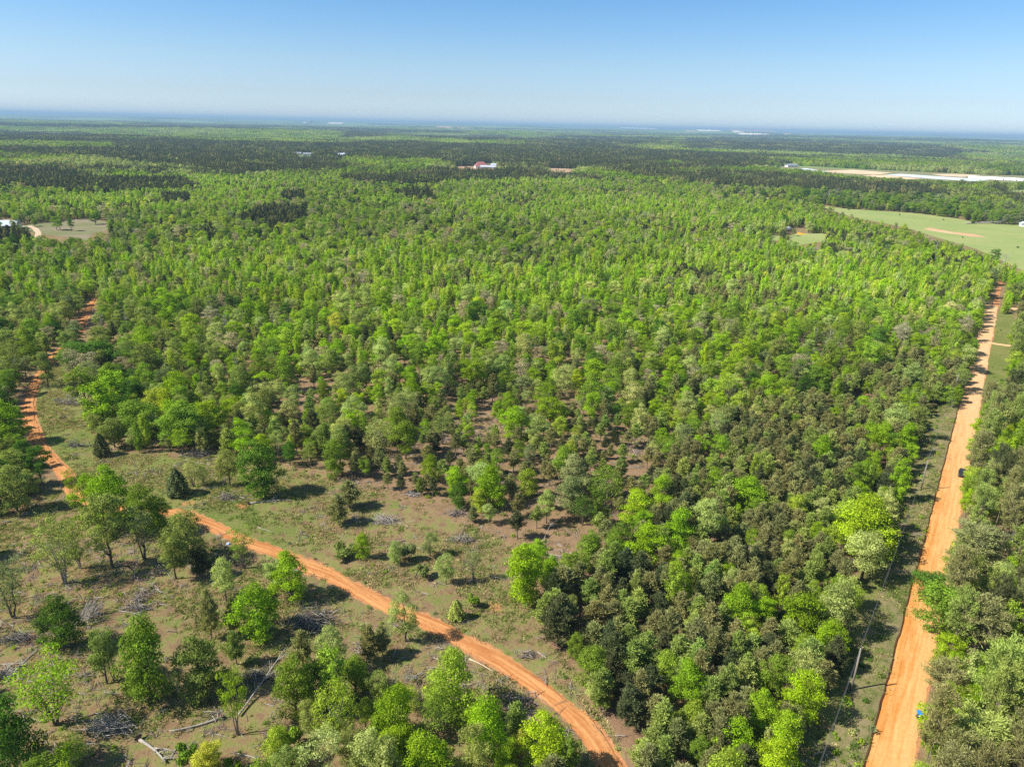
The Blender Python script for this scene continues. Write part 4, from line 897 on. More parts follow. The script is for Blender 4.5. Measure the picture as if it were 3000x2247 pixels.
# ---------------------------------------------------------------- clay roads
def road_mat(name, light, mid, deep, wide=False):
    m, nt, out = newmat(name); a = N(nt, 'ShaderNodeAttribute', attribute_name='st'); v = a.outputs['Vector']
    pos = N(nt, 'ShaderNodeNewGeometry').outputs['Position']
    mp = N(nt, 'ShaderNodeMapping'); mp.inputs['Scale'].default_value = (1.5, .09, 1); nt.links.new(v, mp.inputs[0]); s1 = noise(nt, mp.outputs[0], 1.0, 4, .6)
    mp2 = N(nt, 'ShaderNodeMapping'); mp2.inputs['Scale'].default_value = (5.5, .10, 1); nt.links.new(v, mp2.inputs[0]); s2 = noise(nt, mp2.outputs[0], 1.0, 3, .6)
    n1 = noise(nt, pos, .12, 4, .6); n2 = noise(nt, pos, 1.6, 4, .7)
    if wide:      # the traffic side is packed orange, the far side loose pale sand
        sx = N(nt, 'ShaderNodeSeparateXYZ'); nt.links.new(v, sx.inputs[0]); s1 = mth(nt, 'ADD', mth(nt, 'MULTIPLY_ADD', s1, .8, .12), mth(nt, 'MULTIPLY', sx.outputs[0], .055))
    c = mixc(nt, ramp(nt, s1, .30, .70), deep, light)
    if wide: c = mixc(nt, mth(nt, 'MULTIPLY', ramp(nt, sx.outputs[1], 130, 300), .7), c, (.60, .42, .25)); c = mixc(nt, mth(nt, 'MULTIPLY', ramp(nt, s2, .45, .75), .6), c, mid); c = mixc(nt, mth(nt, 'MULTIPLY', ramp(nt, n1, .44, .64), .4), c, light)
    c = mixc(nt, 1.0, c, mth(nt, 'MULTIPLY_ADD', n2, .7, .64), 'MULTIPLY')
    b = N(nt, 'ShaderNodeBsdfDiffuse'); nt.links.new(c, b.inputs[0]); bp = N(nt, 'ShaderNodeBump'); bp.inputs['Strength'].default_value = .22; bp.inputs['Distance'].default_value = .08
    nt.links.new(s2, bp.inputs['Height']); nt.links.new(bp.outputs[0], b.inputs['Normal']); nt.links.new(b.outputs[0], out.inputs[0]); return m
def strip(name, C, w, mat, label, z=.05, crown=.05, seed=1, wr=None, edge=.35, taper=None):
    C = np.array(C); d = np.gradient(C, axis=0); d /= np.linalg.norm(d, axis=1)[:, None]; nrm = np.stack([d[:, 1], -d[:, 0]], 1)
    L = np.concatenate([[0], np.cumsum(np.linalg.norm(np.diff(C, axis=0), axis=1))]); K = 11; u = np.linspace(-1, 1, K); V = []; ST = []
    el = (fbm(L, L*0, 5, seed)-.5)*2*edge + (fbm(L, L*0, 1.5, seed+3)-.5)*edge; er = (fbm(L, L*0+50, 5, seed+9)-.5)*2*edge + (fbm(L, L*0, 1.5, seed+7)-.5)*edge
    for i in range(len(C)):
        for q in u:
            hw = (w/2+el[i]) if q < 0 else ((wr or w/2)+er[i])
            if taper: hw *= taper[0]+(1-taper[0])*min(1, L[i]/taper[1])
            p = C[i]+nrm[i]*q*hw; V.append((p[0], p[1], z+crown*(1-q*q)-.05*(abs(q) > .99))); ST.append((q*w*.5, L[i], 0))
    Fq = [(i*K+k, i*K+k+1, (i+1)*K+k+1, (i+1)*K+k) for i in range(len(C)-1) for k in range(K-1)]
    me = bpy.data.meshes.new(name); me.from_pydata(V, [], Fq); a = me.attributes.new('st', 'FLOAT_VECTOR', 'POINT'); a.data.foreach_set('vector', np.array(ST, np.float32).ravel())
    me.materials.append(mat); me.polygons.foreach_set('use_smooth', np.ones(len(me.polygons), bool)); o = link(name, me); return tag(o, label, 'road', None, 'structure')
fine = []
for a_, b_ in zip(TRACK_S[:-1], TRACK_S[1:]):
    n = max(1, int(np.linalg.norm(b_-a_)/.7)); fine += [a_+(b_-a_)*k/n for k in range(n)]
strip('clay_track', fine, 3.1, road_mat('track_clay', (.52, .265, .105), (.44, .19, .07), (.36, .135, .045)), 'narrow orange clay track winding past the cleared lot', .04, .05, 4, None, .42, (.62, 330))
RC = [CR_0 + CR_D*s for s in np.arange(-70, 356, .8)]
strip('county_road', RC, 6.4, road_mat('road_clay', (.59, .34, .135), (.53, .255, .075), (.47, .19, .045), True), 'wide sandy orange clay road running away between the woods', .05, .10, 12, 2.65, .5)
strip('side_road', [un(*p)[:2] for p in [(2962, 905), (2980, 906), (3000, 907), (3040, 908), (3120, 911)]], 5, road_mat('side_clay', (.66, .45, .25), (.6, .36, .16), (.5, .3, .13)), 'pale side road leaving the far end of the county road', .06, .05, 31)
strip('driveway', [un(*p)[:2] for p in [(2893, 1003), (2905, 1005), (2920, 1008), (2940, 1011), (2965, 1014)]], 3, bpy.data.materials['side_clay'], 'short pale drive crossing the grassy road verge', .06, .04, 37)
strip('lawn_drive', [un(*p)[:2] for p in [(36, 669), (60, 664), (85, 662), (105, 672), (112, 682), (110, 700), (112, 740)]], 4, road_mat('drive_sand', (.55, .43, .30), (.5, .38, .25), (.42, .3, .2)), 'sandy drive curving up to the white-roofed house', .10, .03, 41)
# cut bank along the left of the county road
V = []; Fq = []; prof = [(-2.95, -.05), (-3.1, .22), (-3.3, .44), (-4.6, .46), (-6.6, .28), (-9.5, -.08)]; S_ = np.arange(-70, 300, 1.0)
for i, s in enumerate(S_):
    jit = (vn(np.array([s]), np.array([0.]), 2.2, 3)[0]-.5); hh = .75+.5*vn(np.array([s]), np.array([9.]), 14, 5)[0]
    for k, (o_, z_) in enumerate(prof):
        p = CR_0+CR_D*s+CR_N*(o_+jit*(.28 if k < 4 else 0)); V.append((p[0], p[1], z_*hh if z_ > 0 else z_))
K = len(prof)
for i in range(len(S_)-1):
    for k in range(K-1): Fq.append((i*K+k, (i+1)*K+k, (i+1)*K+k+1, i*K+k+1))
me = bpy.data.meshes.new('road_bank'); me.from_pydata(V, [], Fq)
m, nt, out = newmat('bank'); geo = N(nt, 'ShaderNodeNewGeometry'); sp_ = N(nt, 'ShaderNodeSeparateXYZ'); nt.links.new(geo.outputs['True Normal'], sp_.inputs[0]); nB = noise(nt, geo.outputs['Position'], .6, 4, .7); nC = noise(nt, geo.outputs['Position'], 3.0, 4, .7)
g_ = mixc(nt, ramp(nt, nB, .38, .62), (.120, .145, .038), (.225, .180, .090)); g_ = mixc(nt, ramp(nt, nC, .50, .68), g_, (.12, .095, .055)); nD = noise(nt, geo.outputs['Position'], 7.0, 4, .75); g_ = mixc(nt, ramp(nt, nD, .48, .62), g_, (.060, .070, .024)); g_ = mixc(nt, ramp(nt, noise(nt, geo.outputs['Position'], .18, 3, .6), .5, .62), g_, (.20, .165, .085)); c = mixc(nt, ramp(nt, mth(nt, 'ADD', mth(nt, 'ABSOLUTE', sp_.outputs[2]), mth(nt, 'MULTIPLY', nC, .3)), .75, 1.0), (.30, .13, .06), g_)
b = N(nt, 'ShaderNodeBsdfDiffuse'); nt.links.new(c, b.inputs[0]); nt.links.new(b.outputs[0], out.inputs[0]); me.materials.append(m); tag(link('road_bank', me), 'low grassy bank with a red cut face beside the county road', 'bank', None, 'structure')
# fields and lawns
def field_mat(name, a, b, c3, scl=(.02, .02, 1), s2=.3):
    m, nt, out = newmat(name); pos = N(nt, 'ShaderNodeNewGeometry').outputs['Position']; mp = N(nt, 'ShaderNodeMapping'); mp.inputs['Scale'].default_value = scl; nt.links.new(pos, mp.inputs[0])
    n1 = noise(nt, mp.outputs[0], 1, 5, .6); n2 = noise(nt, pos, s2, 4, .7); c = mixc(nt, ramp(nt, n1, .36, .64), a, b); c = mixc(nt, ramp(nt, n2, .45, .75), c, c3)
    d = N(nt, 'ShaderNodeBsdfDiffuse'); nt.links.new(c, d.inputs[0]); nt.links.new(d.outputs[0], out.inputs[0]); return m
def sheet(name, poly, mat, label, z=.06, cat='field'):
    V = []
    for (p, q) in zip(poly, poly[1:]+poly[:1]):
        for k in range(4): V.append(tuple(un(p[0]*(1-k/4)+q[0]*k/4, p[1]*(1-k/4)+q[1]*k/4)[:2])+(z,))
    me = bpy.data.meshes.new(name); me.from_pydata(V, [], [tuple(range(len(V)))]); me.materials.append(mat); return tag(link(name, me), label, cat, None, 'structure')
gm = field_mat('pasture_grass', (.205, .265, .080), (.255, .290, .100), (.315, .300, .135))
sheet('pasture', PASTURE, gm, 'smooth pale green pasture beyond the woods'); sheet('pasture_strip', STRIP, gm, 'thin strip of pale pasture behind the bright woods')
sheet('lawn', LAWN, field_mat('lawn_grass', (.150, .165, .065), (.230, .190, .125), (.20, .16, .13), (.03, .03, 1)), 'patchy lawn and bare ground by the white-roofed house')
sheet('cabin_lawn', CABIN, gm, 'small lawn in front of the dark-roofed cabin'); sheet('cabin_yard', CABIN2, gm, 'small dry yard hidden in the woods near the cabin'); sheet('far_pasture', FIELD2, gm, 'narrow far pasture by the pines')
sm = field_mat('bare_red', (.38, .26, .17), (.34, .21, .13), (.26, .22, .11)); sheet('house_ground', RED1, sm, 'bare reddish ground around the red-roofed house', .08); sheet('cleared_ground', RED2, sm, 'bare reddish clearing in the pines', .08)
sheet('bare_strip', [(2703, 671), (2725, 668), (2790, 680), (2850, 686), (2892, 696), (2850, 694), (2790, 686), (2740, 679)], field_mat('red_strip', (.46, .25, .12), (.56, .42, .27), (.42, .22, .10)), 'bare red and sandy strip across the pasture', .10)
sheet('farm_grass', FARM, field_mat('farm_green', (.17, .19, .08), (.22, .20, .10), (.25, .22, .12)), 'far farm grass around the pale plots', .08)
tan = field_mat('tan_soil', (.62, .46, .30), (.56, .40, .25), (.52, .38, .26)); plas = field_mat('plastic_rows', (.60, .63, .68), (.48, .52, .58), (.38, .40, .42), (.08, .02, 1), .4)
sheet('sown_plot', [(2400, 502), (2500, 498), (2612, 507), (2560, 513), (2440, 506)], tan, 'tan sandy plot in the far farm', .14); sheet('near_plot', [(2520, 516), (2590, 513), (2700, 524), (2660, 526)], tan, 'tan plot along the near edge of the far farm', .14)
sheet('east_plot', [(2730, 511), (2800, 510), (2870, 514), (2820, 519), (2760, 516)], tan, 'tan plot at the far end of the farm', .14)
sheet('row_covers', [(2335, 494), (2365, 494), (2430, 504), (2400, 504)], plas, 'pale plastic covered rows nearest the farm buildings', .16); sheet('plastic_rows', [(2590, 513), (2640, 510), (2770, 519), (2900, 527), (2860, 532), (2740, 525)], plas, 'broad whitish plastic covered rows in the far farm', .16)

# ---------------------------------------------------------------- grass, undergrowth and litter on the ground
def tuft(seed, n=22, h=.30, w=.75):
    r = np.random.default_rng(seed); mb = MB(); P = r.normal(size=(n, 3))*[w*.4, w*.4, 0]; D = unit(r.normal(size=(n, 3))*[.9, .9, 0]+[0, 0, .8]); s = unit(np.cross(D, r.normal(size=(n, 3)))); L = (h*(.5+.7*r.random(n)))[:, None]
    V = np.stack([P-s*.05, P+D*L*.6-s*.045, P+D*L, P+s*.05], 1); mb.quads(V, 'grassblade', r.random(n)); return mb.mesh('tuft')
def bushlet(seed, n=70, h=.8, w=1.2, leaf=.24):
    r = np.random.default_rng(seed); mb = MB(); d = unit(r.normal(size=(n, 3))); d[:, 2] = np.abs(d[:, 2]); P = d*[w*.5, w*.5, h]*(.5+.5*r.random(n))[:, None]; leaves(mb, P, d+r.normal(size=(n, 3))*.5, leaf, .7, 'leaf', r, np.clip(.5+.3*r.normal(size=n), 0, 1.2)); return mb.mesh('bushlet')
def twigs(seed, n=9):
    r = np.random.default_rng(seed); mb = MB()
    for i in range(n):
        a = r.random()*6.28; l = r.uniform(.5, 2.0); p = np.append(r.normal(size=2)*.6, .06+.1*r.random()); q = p+[math.cos(a)*l, math.sin(a)*l, r.normal()*.12]; mb.tube([p, (p+q)/2+[0, 0, .05], q], [.035, .03, .012], 'dead' if r.random() < .5 else 'twig', 4, False)
    return mb.mesh('twigs')
def ground_points(rmax, step, seed):
    X, Y, r = gen_cand(rmax, step, seed, 40); x0, y0, _ = proj(np.stack([X, Y, X*0], 1)); n2 = fbm(X, Y, 7, 55); n3 = fbm(X, Y, 20, 56)
    zo = inpoly(x0, y0, Z_OPEN); zl = inpoly(x0, y0, Z_LOT) & ~inpoly(x0, y0, Z_NEARWOOD); zs = inpoly(x0, y0, Z_SPARSE); s, t = cr_coords(X, Y)
    road = (dist_track(X, Y) < 1.9) | ((t > -3.4) & (t < 3.6)); verge = (t > -12) & (t <= -3.4)
    return X, Y, r, n2, n3, zo, zl, zs, verge, road
def gz_(X, Y):
    s, t = cr_coords(X, Y); b = np.where((s > -70) & (s < 299), np.interp(t, [-9.5, -6.6, -4.6, -3.3, -3.1], [-.08, .24, .40, .38, -9]), -9.0)
    return np.maximum(hgt(X, Y) + (fbm(X, Y, 9, 5)-.5)*.5*sstep(4, 7, np.abs(t)), b)
X, Y, r, n2, n3, zo, zl, zs, verge, road = ground_points(330, .55, 801)
p = np.where(zo, .5, np.where(zl, .36, np.where(verge, .6, np.where(zs, .16, .0))))*np.clip(.2+(n2-.4)*4, .05, 1.4); k = (r.random(len(X)) < p) & ~road
X, Y, n2, n3 = X[k], Y[k], n2[k], n3[k]; n = len(X); q = (n3+.25*r.normal(size=n))[:, None]
tt = np.where(q < .40, np.array([.15, .22, .035]), np.where(q < .52, np.array([.24, .26, .075]), np.array([.40, .32, .16])))*(1+.15*r.normal(size=(n, 1)))
sc = r.uniform(.7, 1.5, n); scatter('grass', proto_coll('tuft', [tuft(i) for i in range(4)]), np.stack([X, Y, gz_(X, Y)+.0], 1), r.integers(0, 4, n), np.stack([X*0, X*0, r.random(n)*6.28], 1), np.stack([sc, sc, sc], 1), np.clip(tt, .01, .6), 'tufts of green and straw-coloured grass in the openings', 'grass'); print('GRASS', n)
X, Y, r, n2, n3, zo, zl, zs, verge, road = ground_points(420, 1.7, 802)
p = np.where(zo, .15, np.where(zl, .27, np.where(verge, np.where((cr_coords(X, Y)[0] < 45) & (cr_coords(X, Y)[1] > -8), 1.2, .34), np.where(zs, .10, .22))))*np.clip(.1+(n3-.36)*5, .05, 1.6); k = (r.random(len(X)) < p) & ~road
X, Y, n3 = X[k], Y[k], n3[k]; n = len(X); nm_ = np.array(['bright green', 'mid-green', 'olive', 'pale', 'deep green', 'grey-green']); tt = np.array([tvar(nm_[int(j)], r) for j in r.integers(0, 6, n)]); sc = r.uniform(.5, 1.3, n)*np.where(inpoly(*proj(np.stack([X, Y, X*0], 1))[:2], Z_OPEN) | inpoly(*proj(np.stack([X, Y, X*0], 1))[:2], Z_LOT), .62, 1.0)
scatter('undergrowth', proto_coll('bushlet', [bushlet(i) for i in range(4)]), np.stack([X, Y, gz_(X, Y)], 1), r.integers(0, 4, n), np.stack([X*0, X*0, r.random(n)*6.28], 1), np.stack([sc, sc, sc], 1), tt, 'low leafy undergrowth between the trees', 'undergrowth'); print('UNDER', n)
X, Y, r, n2, n3, zo, zl, zs, verge, road = ground_points(260, 1.8, 803)
p = np.where(zo, .05, np.where(zl, .30, np.where(zs, .30, .03)))*np.clip(.1+(n3-.36)*5, .05, 1.6); k = (r.random(len(X)) < p) & ~road; X, Y = X[k], Y[k]; n = len(X)
sc = r.uniform(.7, 1.6, n); scatter('debris', proto_coll('twigs', [twigs(i) for i in range(5)]), np.stack([X, Y, gz_(X, Y)], 1), r.integers(0, 5, n), np.stack([X*0, X*0, r.random(n)*6.28], 1), np.stack([sc, sc, sc], 1), np.full((n, 3), .2), 'fallen twigs and logging litter on the ground', 'debris'); print('TWIGS', n)

# ---------------------------------------------------------------- fallen trees, logs and brush heaps
def fallen(c, x0, y0, x1, y1, rad, label, nb=8, fork=False, root=False, lift=.0, mat='dead', tipz=.2, name='fallen_tree', fan=1.0):
    a = at(c, x0, y0); b = at(c, x1, y1); r = np.random.default_rng(int(x0*7+y0)); L = np.linalg.norm(b-a); d = (b-a)/L; s = np.array([-d[1], d[0], 0]); rad *= .74; e = thing(name, label, 'fallen tree' if nb else 'log', tuple(a), 0, 'fallen trees and logs in the clearings'); tr = MB(); br = MB()
    P = lambda t: d*L*t + s*math.sin(t*3.1)*.04*L + np.array([0, 0, rad*.8+lift+tipz*t*t])
    tr.tube([P(t) for t in np.linspace(0, 1, 7)], [rad*(1-.62*t) for t in np.linspace(0, 1, 7)], mat, 8); link('trunk', tr.mesh('trunk', True), e)
    if fork:
        fb = MB(); fb.tube([P(.45), P(.7)+s*.16*L, P(1.0)+s*.26*L], [rad*.6, rad*.42, rad*.15], mat, 6); link('fork', fb.mesh('fork', True), e)
    for k in range(nb):
        t = .35+.6*r.random(); sg = 1 if r.random() < .5 else -1; l = L*(.10+.22*r.random())*fan; p = P(t); q = p+d*l*.7+s*sg*l*.6+[0, 0, l*.35*r.random()]; br.tube([p, (p+q)/2+[0, 0, .12], q], [rad*.35, rad*.22, .015], mat, 5, False)
        for j in range(4):
            w = .3+.6*r.random(); p2 = p*(1-w)+q*w; q2 = p2+unit(r.normal(size=3)+d+[0, 0, .4])*l*.4; br.tube([p2, q2], [.03, .01], mat, 3, False)
    if nb: link('branches', br.mesh('branches'), e)
    if root:
        rb = MB(); R_ = rad*2.6; v = [(0, 0, R_*.5)]; 
        n = 14; ring = [(-d*(.15+.25*r.random())*R_ + s*R_*math.cos(i*6.283/n)*(.75+.4*r.random()) + np.array([0, 0, max(-.1, R_*.75+R_*math.sin(i*6.283/n)*(.7+.3*r.random()))])) for i in range(n)]
        back = [-d*(R_*.75)+np.array([0, 0, R_*.6])]; rb.add([P(0)+d*.2]+ring+back, [(0, 1+i, 1+(i+1) % n) for i in range(n)]+[(n+1, 1+(i+1) % n, 1+i) for i in range(n)], 'rootsoil')
        for i in range(9):
            q = ring[i]; rb.tube([P(0), q, q+unit(q-P(0))*.5-d*.3], [.07, .05, .012], 'twig', 4, False)
        link('root_ball', rb.mesh('root_ball'), e)
    return e
fallen('5', 715, 1520, 850, 1640, .34, 'white forked fallen trunk lying at the near edge of the lot', 7, True, True, 0, 'palebark')
fallen('5', 1130, 1408, 870, 1480, .26, 'pale fallen trunk with upturned roots in the middle of the lot', 4, False, True, 0, 'palebark')
fallen('5', 1225, 1400, 1475, 1135, .22, 'pale leaning dead tree propped over the hollow beside the woods corner', 6, False, False, .3, 'palebark', 3.2)
fallen('5', 35, 1222, 185, 1068, .20, 'long grey fallen trunk at the frame edge of the lot', 5, False, False, 0, 'dead')
fallen('5', 0, 1135, 120, 1130, .15, 'thin grey fallen trunk crossing behind the long grey one', 3, False, False, 0, 'dead')
fallen('5', 610, 858, 735, 888, .16, 'short white fallen limb with side branches in front of the brown brush', 6, False, False, 0, 'palebark')
fallen('5', 1275, 308, 1480, 293, .24, 'pale fallen trunk with an orange root ball on the grassy slope', 6, False, True, 0, 'palebark')
fallen('5', 1320, 430, 1402, 462, .11, 'thin white fallen stem on the slope above the track', 1, False, False, 0, 'palebark')
fallen('5', 1140, 215, 990, 240, .15, 'grey fallen stem with dark roots on the grass above the track', 3, False, True, 0, 'dead')
fallen('5', 1005, 98, 1078, 110, .18, 'short white fallen log near the wood front', 0, False, False, 0, 'palebark', .05, 'fallen_log')
fallen('4', 400, 1118, 492, 1172, .16, 'white fallen branch on the grass strip by the huge dark oak', 5, False, False, 0, 'palebark')
fallen('4', 378, 1298, 440, 1262, .14, 'dark fallen stem with an upturned root on the grass strip', 2, False, True, 0, 'darktwig')
fallen('6', 830, 1105, 955, 1172, .19, 'straight pale peeled log lying beside the clay track', 0, False, False, 0, 'log', .03, 'fallen_log')
fallen('6', 1200, 562, 1305, 590, .16, 'grey fallen stem behind the lone big lime tree', 5, False, False, .1, 'dead', .4)
fallen('6', 1210, 505, 1250, 445, .11, 'thin dead stem leaning among the sparse pines', 3, False, False, .3, 'dead', 1.6)
fallen('6', 780, 480, 850, 390, .12, 'thin leaning dead pine in front of the sparse pines', 3, False, False, .2, 'twig', 2.4)
fallen('6', 600, 1180, 505, 1240, .16, 'bleached spiky dead top at the back of the near woods', 12, True, False, .6, 'palebark', 1.0, 'fallen_tree', 1.6)
fallen('6', 1570, 935, 1480, 960, .14, 'bleached dead branches at the front of the dark stand', 9, False, False, .6, 'dead', .6, 'fallen_tree', 1.5)
fallen('5', 870, 1620, 930, 1535, .13, 'thin white fallen limb beside the white forked trunk', 3, False, False, 0, 'palebark')
fallen('5', 1220, 1590, 1330, 1625, .13, 'grey fallen limb on bare soil at the near edge of the lot', 5, False, False, 0, 'dead')
fallen('5', 690, 690, 725, 600, .12, 'slim leaning dead stem with one leafy tip in the shade', 2, False, False, .2, 'dead', 2.2)
fallen('5', 855, 960, 905, 965, .16, 'short broken reddish log in the middle of the lot', 0, False, False, 0, 'twig', .05, 'fallen_log')
fallen('8', 405, 585, 395, 560, .12, 'short grey log in the shade of the power line clearing', 0, False, False, 0, 'palebark', .05, 'fallen_log')
fallen('3', 1835, 790, 2060, 790, .9, 'grey heap-like fallen crown at the pasture edge', 16, True, False, .5, 'palebark', 1.0, 'fallen_tree', 1.0)
def brush(c, x, y, w, h, mat, label, n=130, fan=False, up=.35):
    b = at(c, x, y); _, _, d = proj(b); s = CROP[c][2]; Wm = w/s*d/FPX; Hm = Wm*up; r = np.random.default_rng(int(x*3+y)); mb = MB()
    Dm = Wm*h/max(w, 1)*1.5
    for i in range(n):
        p = np.array([r.normal()*Wm*.25, r.normal()*Dm*.22, 0]); p[2] = abs(r.normal())*Hm*.4*math.exp(-(p[0]/Wm*2)**2); a = r.random()*6.28 if not fan else r.uniform(.2, 1.5); l = Wm*r.uniform(.15, .42)
        q = p+np.array([math.cos(a)*l, math.sin(a)*l*.7, r.normal()*Hm*.3+(Hm*.3 if fan else .05)]); q[2] = max(.04, q[2]); m = (p+q)/2+r.normal(size=3)*.06*l; mb.tube([p, m, q], [.055, .04, .012], mat if r.random() < .75 else 'dead', 4, False)
    e = link('brush_heap', mb.mesh('brush_heap'), None, tuple(b)); return tag(e, label, 'brush heap', 'brush heaps in the clearings')
brush('5', 722, 790, 95, 150, 'twig', 'long brown brush heap in the middle of the cleared lot', 190)
brush('5', 715, 850, 120, 40, 'twig', 'brown brush heap joined to the near end of the long one', 120)
brush('5', 1162, 280, 100, 45, 'twig', 'small grey brush heap beside the orange root ball')
brush('5', 1605, 915, 230, 110, 'darktwig', 'big blackish brush heap near the clay track', 300)
brush('5', 460, 900, 100, 110, 'dead', 'fan of grey branches behind the deep green tree', 150, True, .9)
brush('5', 560, 1460, 220, 75, 'dead', 'wide grey brush heap at the edge of the dark hollow', 260)
brush('5', 1340, 1200, 160, 80, 'darktwig', 'dark tangle of branches under the leaning dead tree', 220)
brush('5', 1010, 62, 140, 35, 'twig', 'grey brush heap on the grass at the wood front', 150)
brush('5', 90, 1010, 170, 60, 'darktwig', 'dark brush heap at the frame edge of the lot', 180)
brush('5', 40, 1180, 120, 80, 'dead', 'grey tangle beside the long grey fallen trunk', 130)
brush('6', 395, 400, 140, 45, 'dead', 'pale grey brush heap on the slope beside the bare bush', 160)
brush('6', 765, 365, 110, 40, 'twig', 'grey brush heap in front of the rounded pale oak')
brush('6', 545, 265, 80, 24, 'dead', 'low pale brush heap high on the grassy slope', 70)
brush('6', 800, 500, 130, 35, 'twig', 'brown brush strewn in front of the sparse pines')
brush('6', 1130, 1090, 110, 35, 'twig', 'brown brush patch on the tall grass above the track', 90)
brush('4', 440, 1210, 170, 40, 'twig', 'long grey brush heap on the grass strip', 170)
brush('4', 350, 1190, 60, 22, 'twig', 'small brown brush heap close to the clay track', 60)
brush('4', 465, 1465, 130, 36, 'darktwig', 'flat dark brush heap beside the small dark cedar', 120)
brush('7', 330, 1060, 130, 60, 'twig', 'brown dead branches inside the near pines', 130)
brush('7', 230, 525, 110, 30, 'twig', 'brown branches on the ground at the stand edge', 80)

# ---------------------------------------------------------------- power line
def pole(x, y, label, h=8.3):
    e = thing('utility_pole', label, 'utility pole', (x, y, 0), math.atan2(CR_D[1], CR_D[0]), 'utility poles along the county road'); mb = MB(); mb.tube([(0, 0, -.5), (0, 0, h*.5), (0, 0, h)], [.17, .15, .12], 'polewood', 10); link('post', mb.mesh('post', True), e)
    mb = MB(); mb.tube([(0, 0, h), (0, 0, h+.16), (0, 0, h+.22)], [.06, .07, .03], 'white', 8); link('insulator', mb.mesh('insulator', True), e)
    mb = MB(); mb.tube([(0, -.12, h-1.2), (0, -.22, h-1.2)], [.05, .05], 'black', 6); link('bracket', mb.mesh('bracket'), e); return e
B0 = at('8', 163, 1266)[:2]; B1 = at('8', 520, 238)[:2]; step = B1-B0; PB = [B0-step, B0, B1, B1+step, B1+2*step]
PL = [None, 'nearer utility pole standing in bare orange soil beside the county road', 'farther utility pole on the grassy bank of the county road', 'distant utility pole almost hidden by trees before the road verge', 'last small utility pole near the far road end']
for p_, l_ in zip(PB[1:4], PL[1:4]): pole(p_[0], p_[1], l_)
pole(PB[0][0], PB[0][1], 'utility pole behind the viewer that carries the near wires')
for k, (z0, off, nm) in enumerate(((8.5, 0, 'upper power line wire strung over the shaded clearing'), (7.1, -.22, 'lower power line wire strung over the shaded clearing'))):
    mb = MB()
    for a_, b_ in zip(PB[:3], PB[1:4]):
        pts = []
        for t in np.linspace(0, 1, 25): q = a_*(1-t)+b_*t; pts.append((q[0]+CR_N[0]*off, q[1]+CR_N[1]*off, z0-4*1.0*t*(1-t)))
        mb.tube(pts, [.014]*25, 'wire', 4, False)
    tag(link('power_wire', mb.mesh('power_wire')), nm, 'wire', 'wires of the power line')

# ---------------------------------------------------------------- wheelie bin, parked car, tarp
b = at('8', 507, 1408); e = thing('wheelie_bin', 'black wheelie bin with a bright blue lid at the edge of the county road', 'bin', tuple(b + [0, 0, .02]), -.45); K_ = 1.18
def loft(mb, rings, m, lv=.5):
    n = len(rings[0]); V = [p for r_ in rings for p in r_]; Fq = [(i*n+k, i*n+(k+1) % n, (i+1)*n+(k+1) % n, (i+1)*n+k) for i in range(len(rings)-1) for k in range(n)]; Fq += [tuple(range(n))[::-1], tuple((len(rings)-1)*n+k for k in range(n))]; mb.add(V, Fq, m)
def rrect(w, d, z, c=.06, y0=0):
    x, y = w/2, d/2; return [(-x+c, -y+y0, z), (x-c, -y+y0, z), (x, -y+c+y0, z), (x, y-c+y0, z), (x-c, y+y0, z), (-x+c, y+y0, z), (-x, y-c+y0, z), (-x, -y+c+y0, z)]
mb = MB(); loft(mb, [rrect(.46*K_, .5*K_, .06), rrect(.5*K_, .56*K_, .3), rrect(.58*K_, .70*K_, .94*K_), rrect(.62*K_, .74*K_, .96*K_), rrect(.62*K_, .74*K_, 1.0*K_)], 'black'); link('body', mb.mesh('body'), e)
mb = MB(); loft(mb, [rrect(.66*K_, .8*K_, 1.004*K_), rrect(.66*K_, .8*K_, 1.05*K_), rrect(.5*K_, .62*K_, 1.10*K_)], 'blue'); lid = link('lid', mb.mesh('lid'), e)
mb = MB(); mb.box((0, -.37*K_, .72*K_), (.34*K_, .02, .10*K_), 'white'); link('label_plate', mb.mesh('label_plate'), e)
mb = MB(); mb.tube([(-.24*K_, .43*K_, .97*K_), (.24*K_, .43*K_, .97*K_)], [.022, .022], 'black', 8); link('handle', mb.mesh('handle'), e)
for sx in (-1, 1):
    mb = MB(); mb.tube([(sx*.26*K_, .24*K_, .13), (sx*.32*K_, .24*K_, .13)], [.13, .13], 'black', 14); link('wheel', mb.mesh('wheel', True), e)
b = at('8', 730, 172); e = thing('parked_car', 'black car parked at the road edge under overhanging branches', 'car', (b[0]+.75, b[1]+1.2, .10), math.atan2(CR_D[1], CR_D[0])-math.pi/2)
def sect(y, w, z0, z1, c=.16):
    x = w/2; return [(-x, y, z0), (-x, y, z1-c), (-x+c, y, z1), (x-c, y, z1), (x, y, z1-c), (x, y, z0)]
mb = MB(); loft(mb, [sect(-2.25, 1.55, .42, .80), sect(-2.1, 1.72, .30, .90), sect(-1.0, 1.82, .26, .98), sect(.6, 1.82, .26, 1.0), sect(1.9, 1.78, .28, 1.0), sect(2.2, 1.62, .40, .92)], 'carpaint'); link('body', mb.mesh('body'), e)
mb = MB(); loft(mb, [sect(-1.0, 1.66, .97, 1.0, .02), sect(-.25, 1.42, .97, 1.50, .12), sect(1.05, 1.40, .97, 1.52, .12), sect(1.85, 1.6, .97, 1.02, .02)], 'dark'); link('window', mb.mesh('window'), e)
mb = MB(); loft(mb, [[(-.60, -.22, 1.51), (.60, -.22, 1.51), (.60, 1.0, 1.53), (-.60, 1.0, 1.53)], [(-.55, -.15, 1.56), (.55, -.15, 1.56), (.55, .95, 1.57), (-.55, .95, 1.57)]], 'carpaint'); link('roof', mb.mesh('roof'), e)
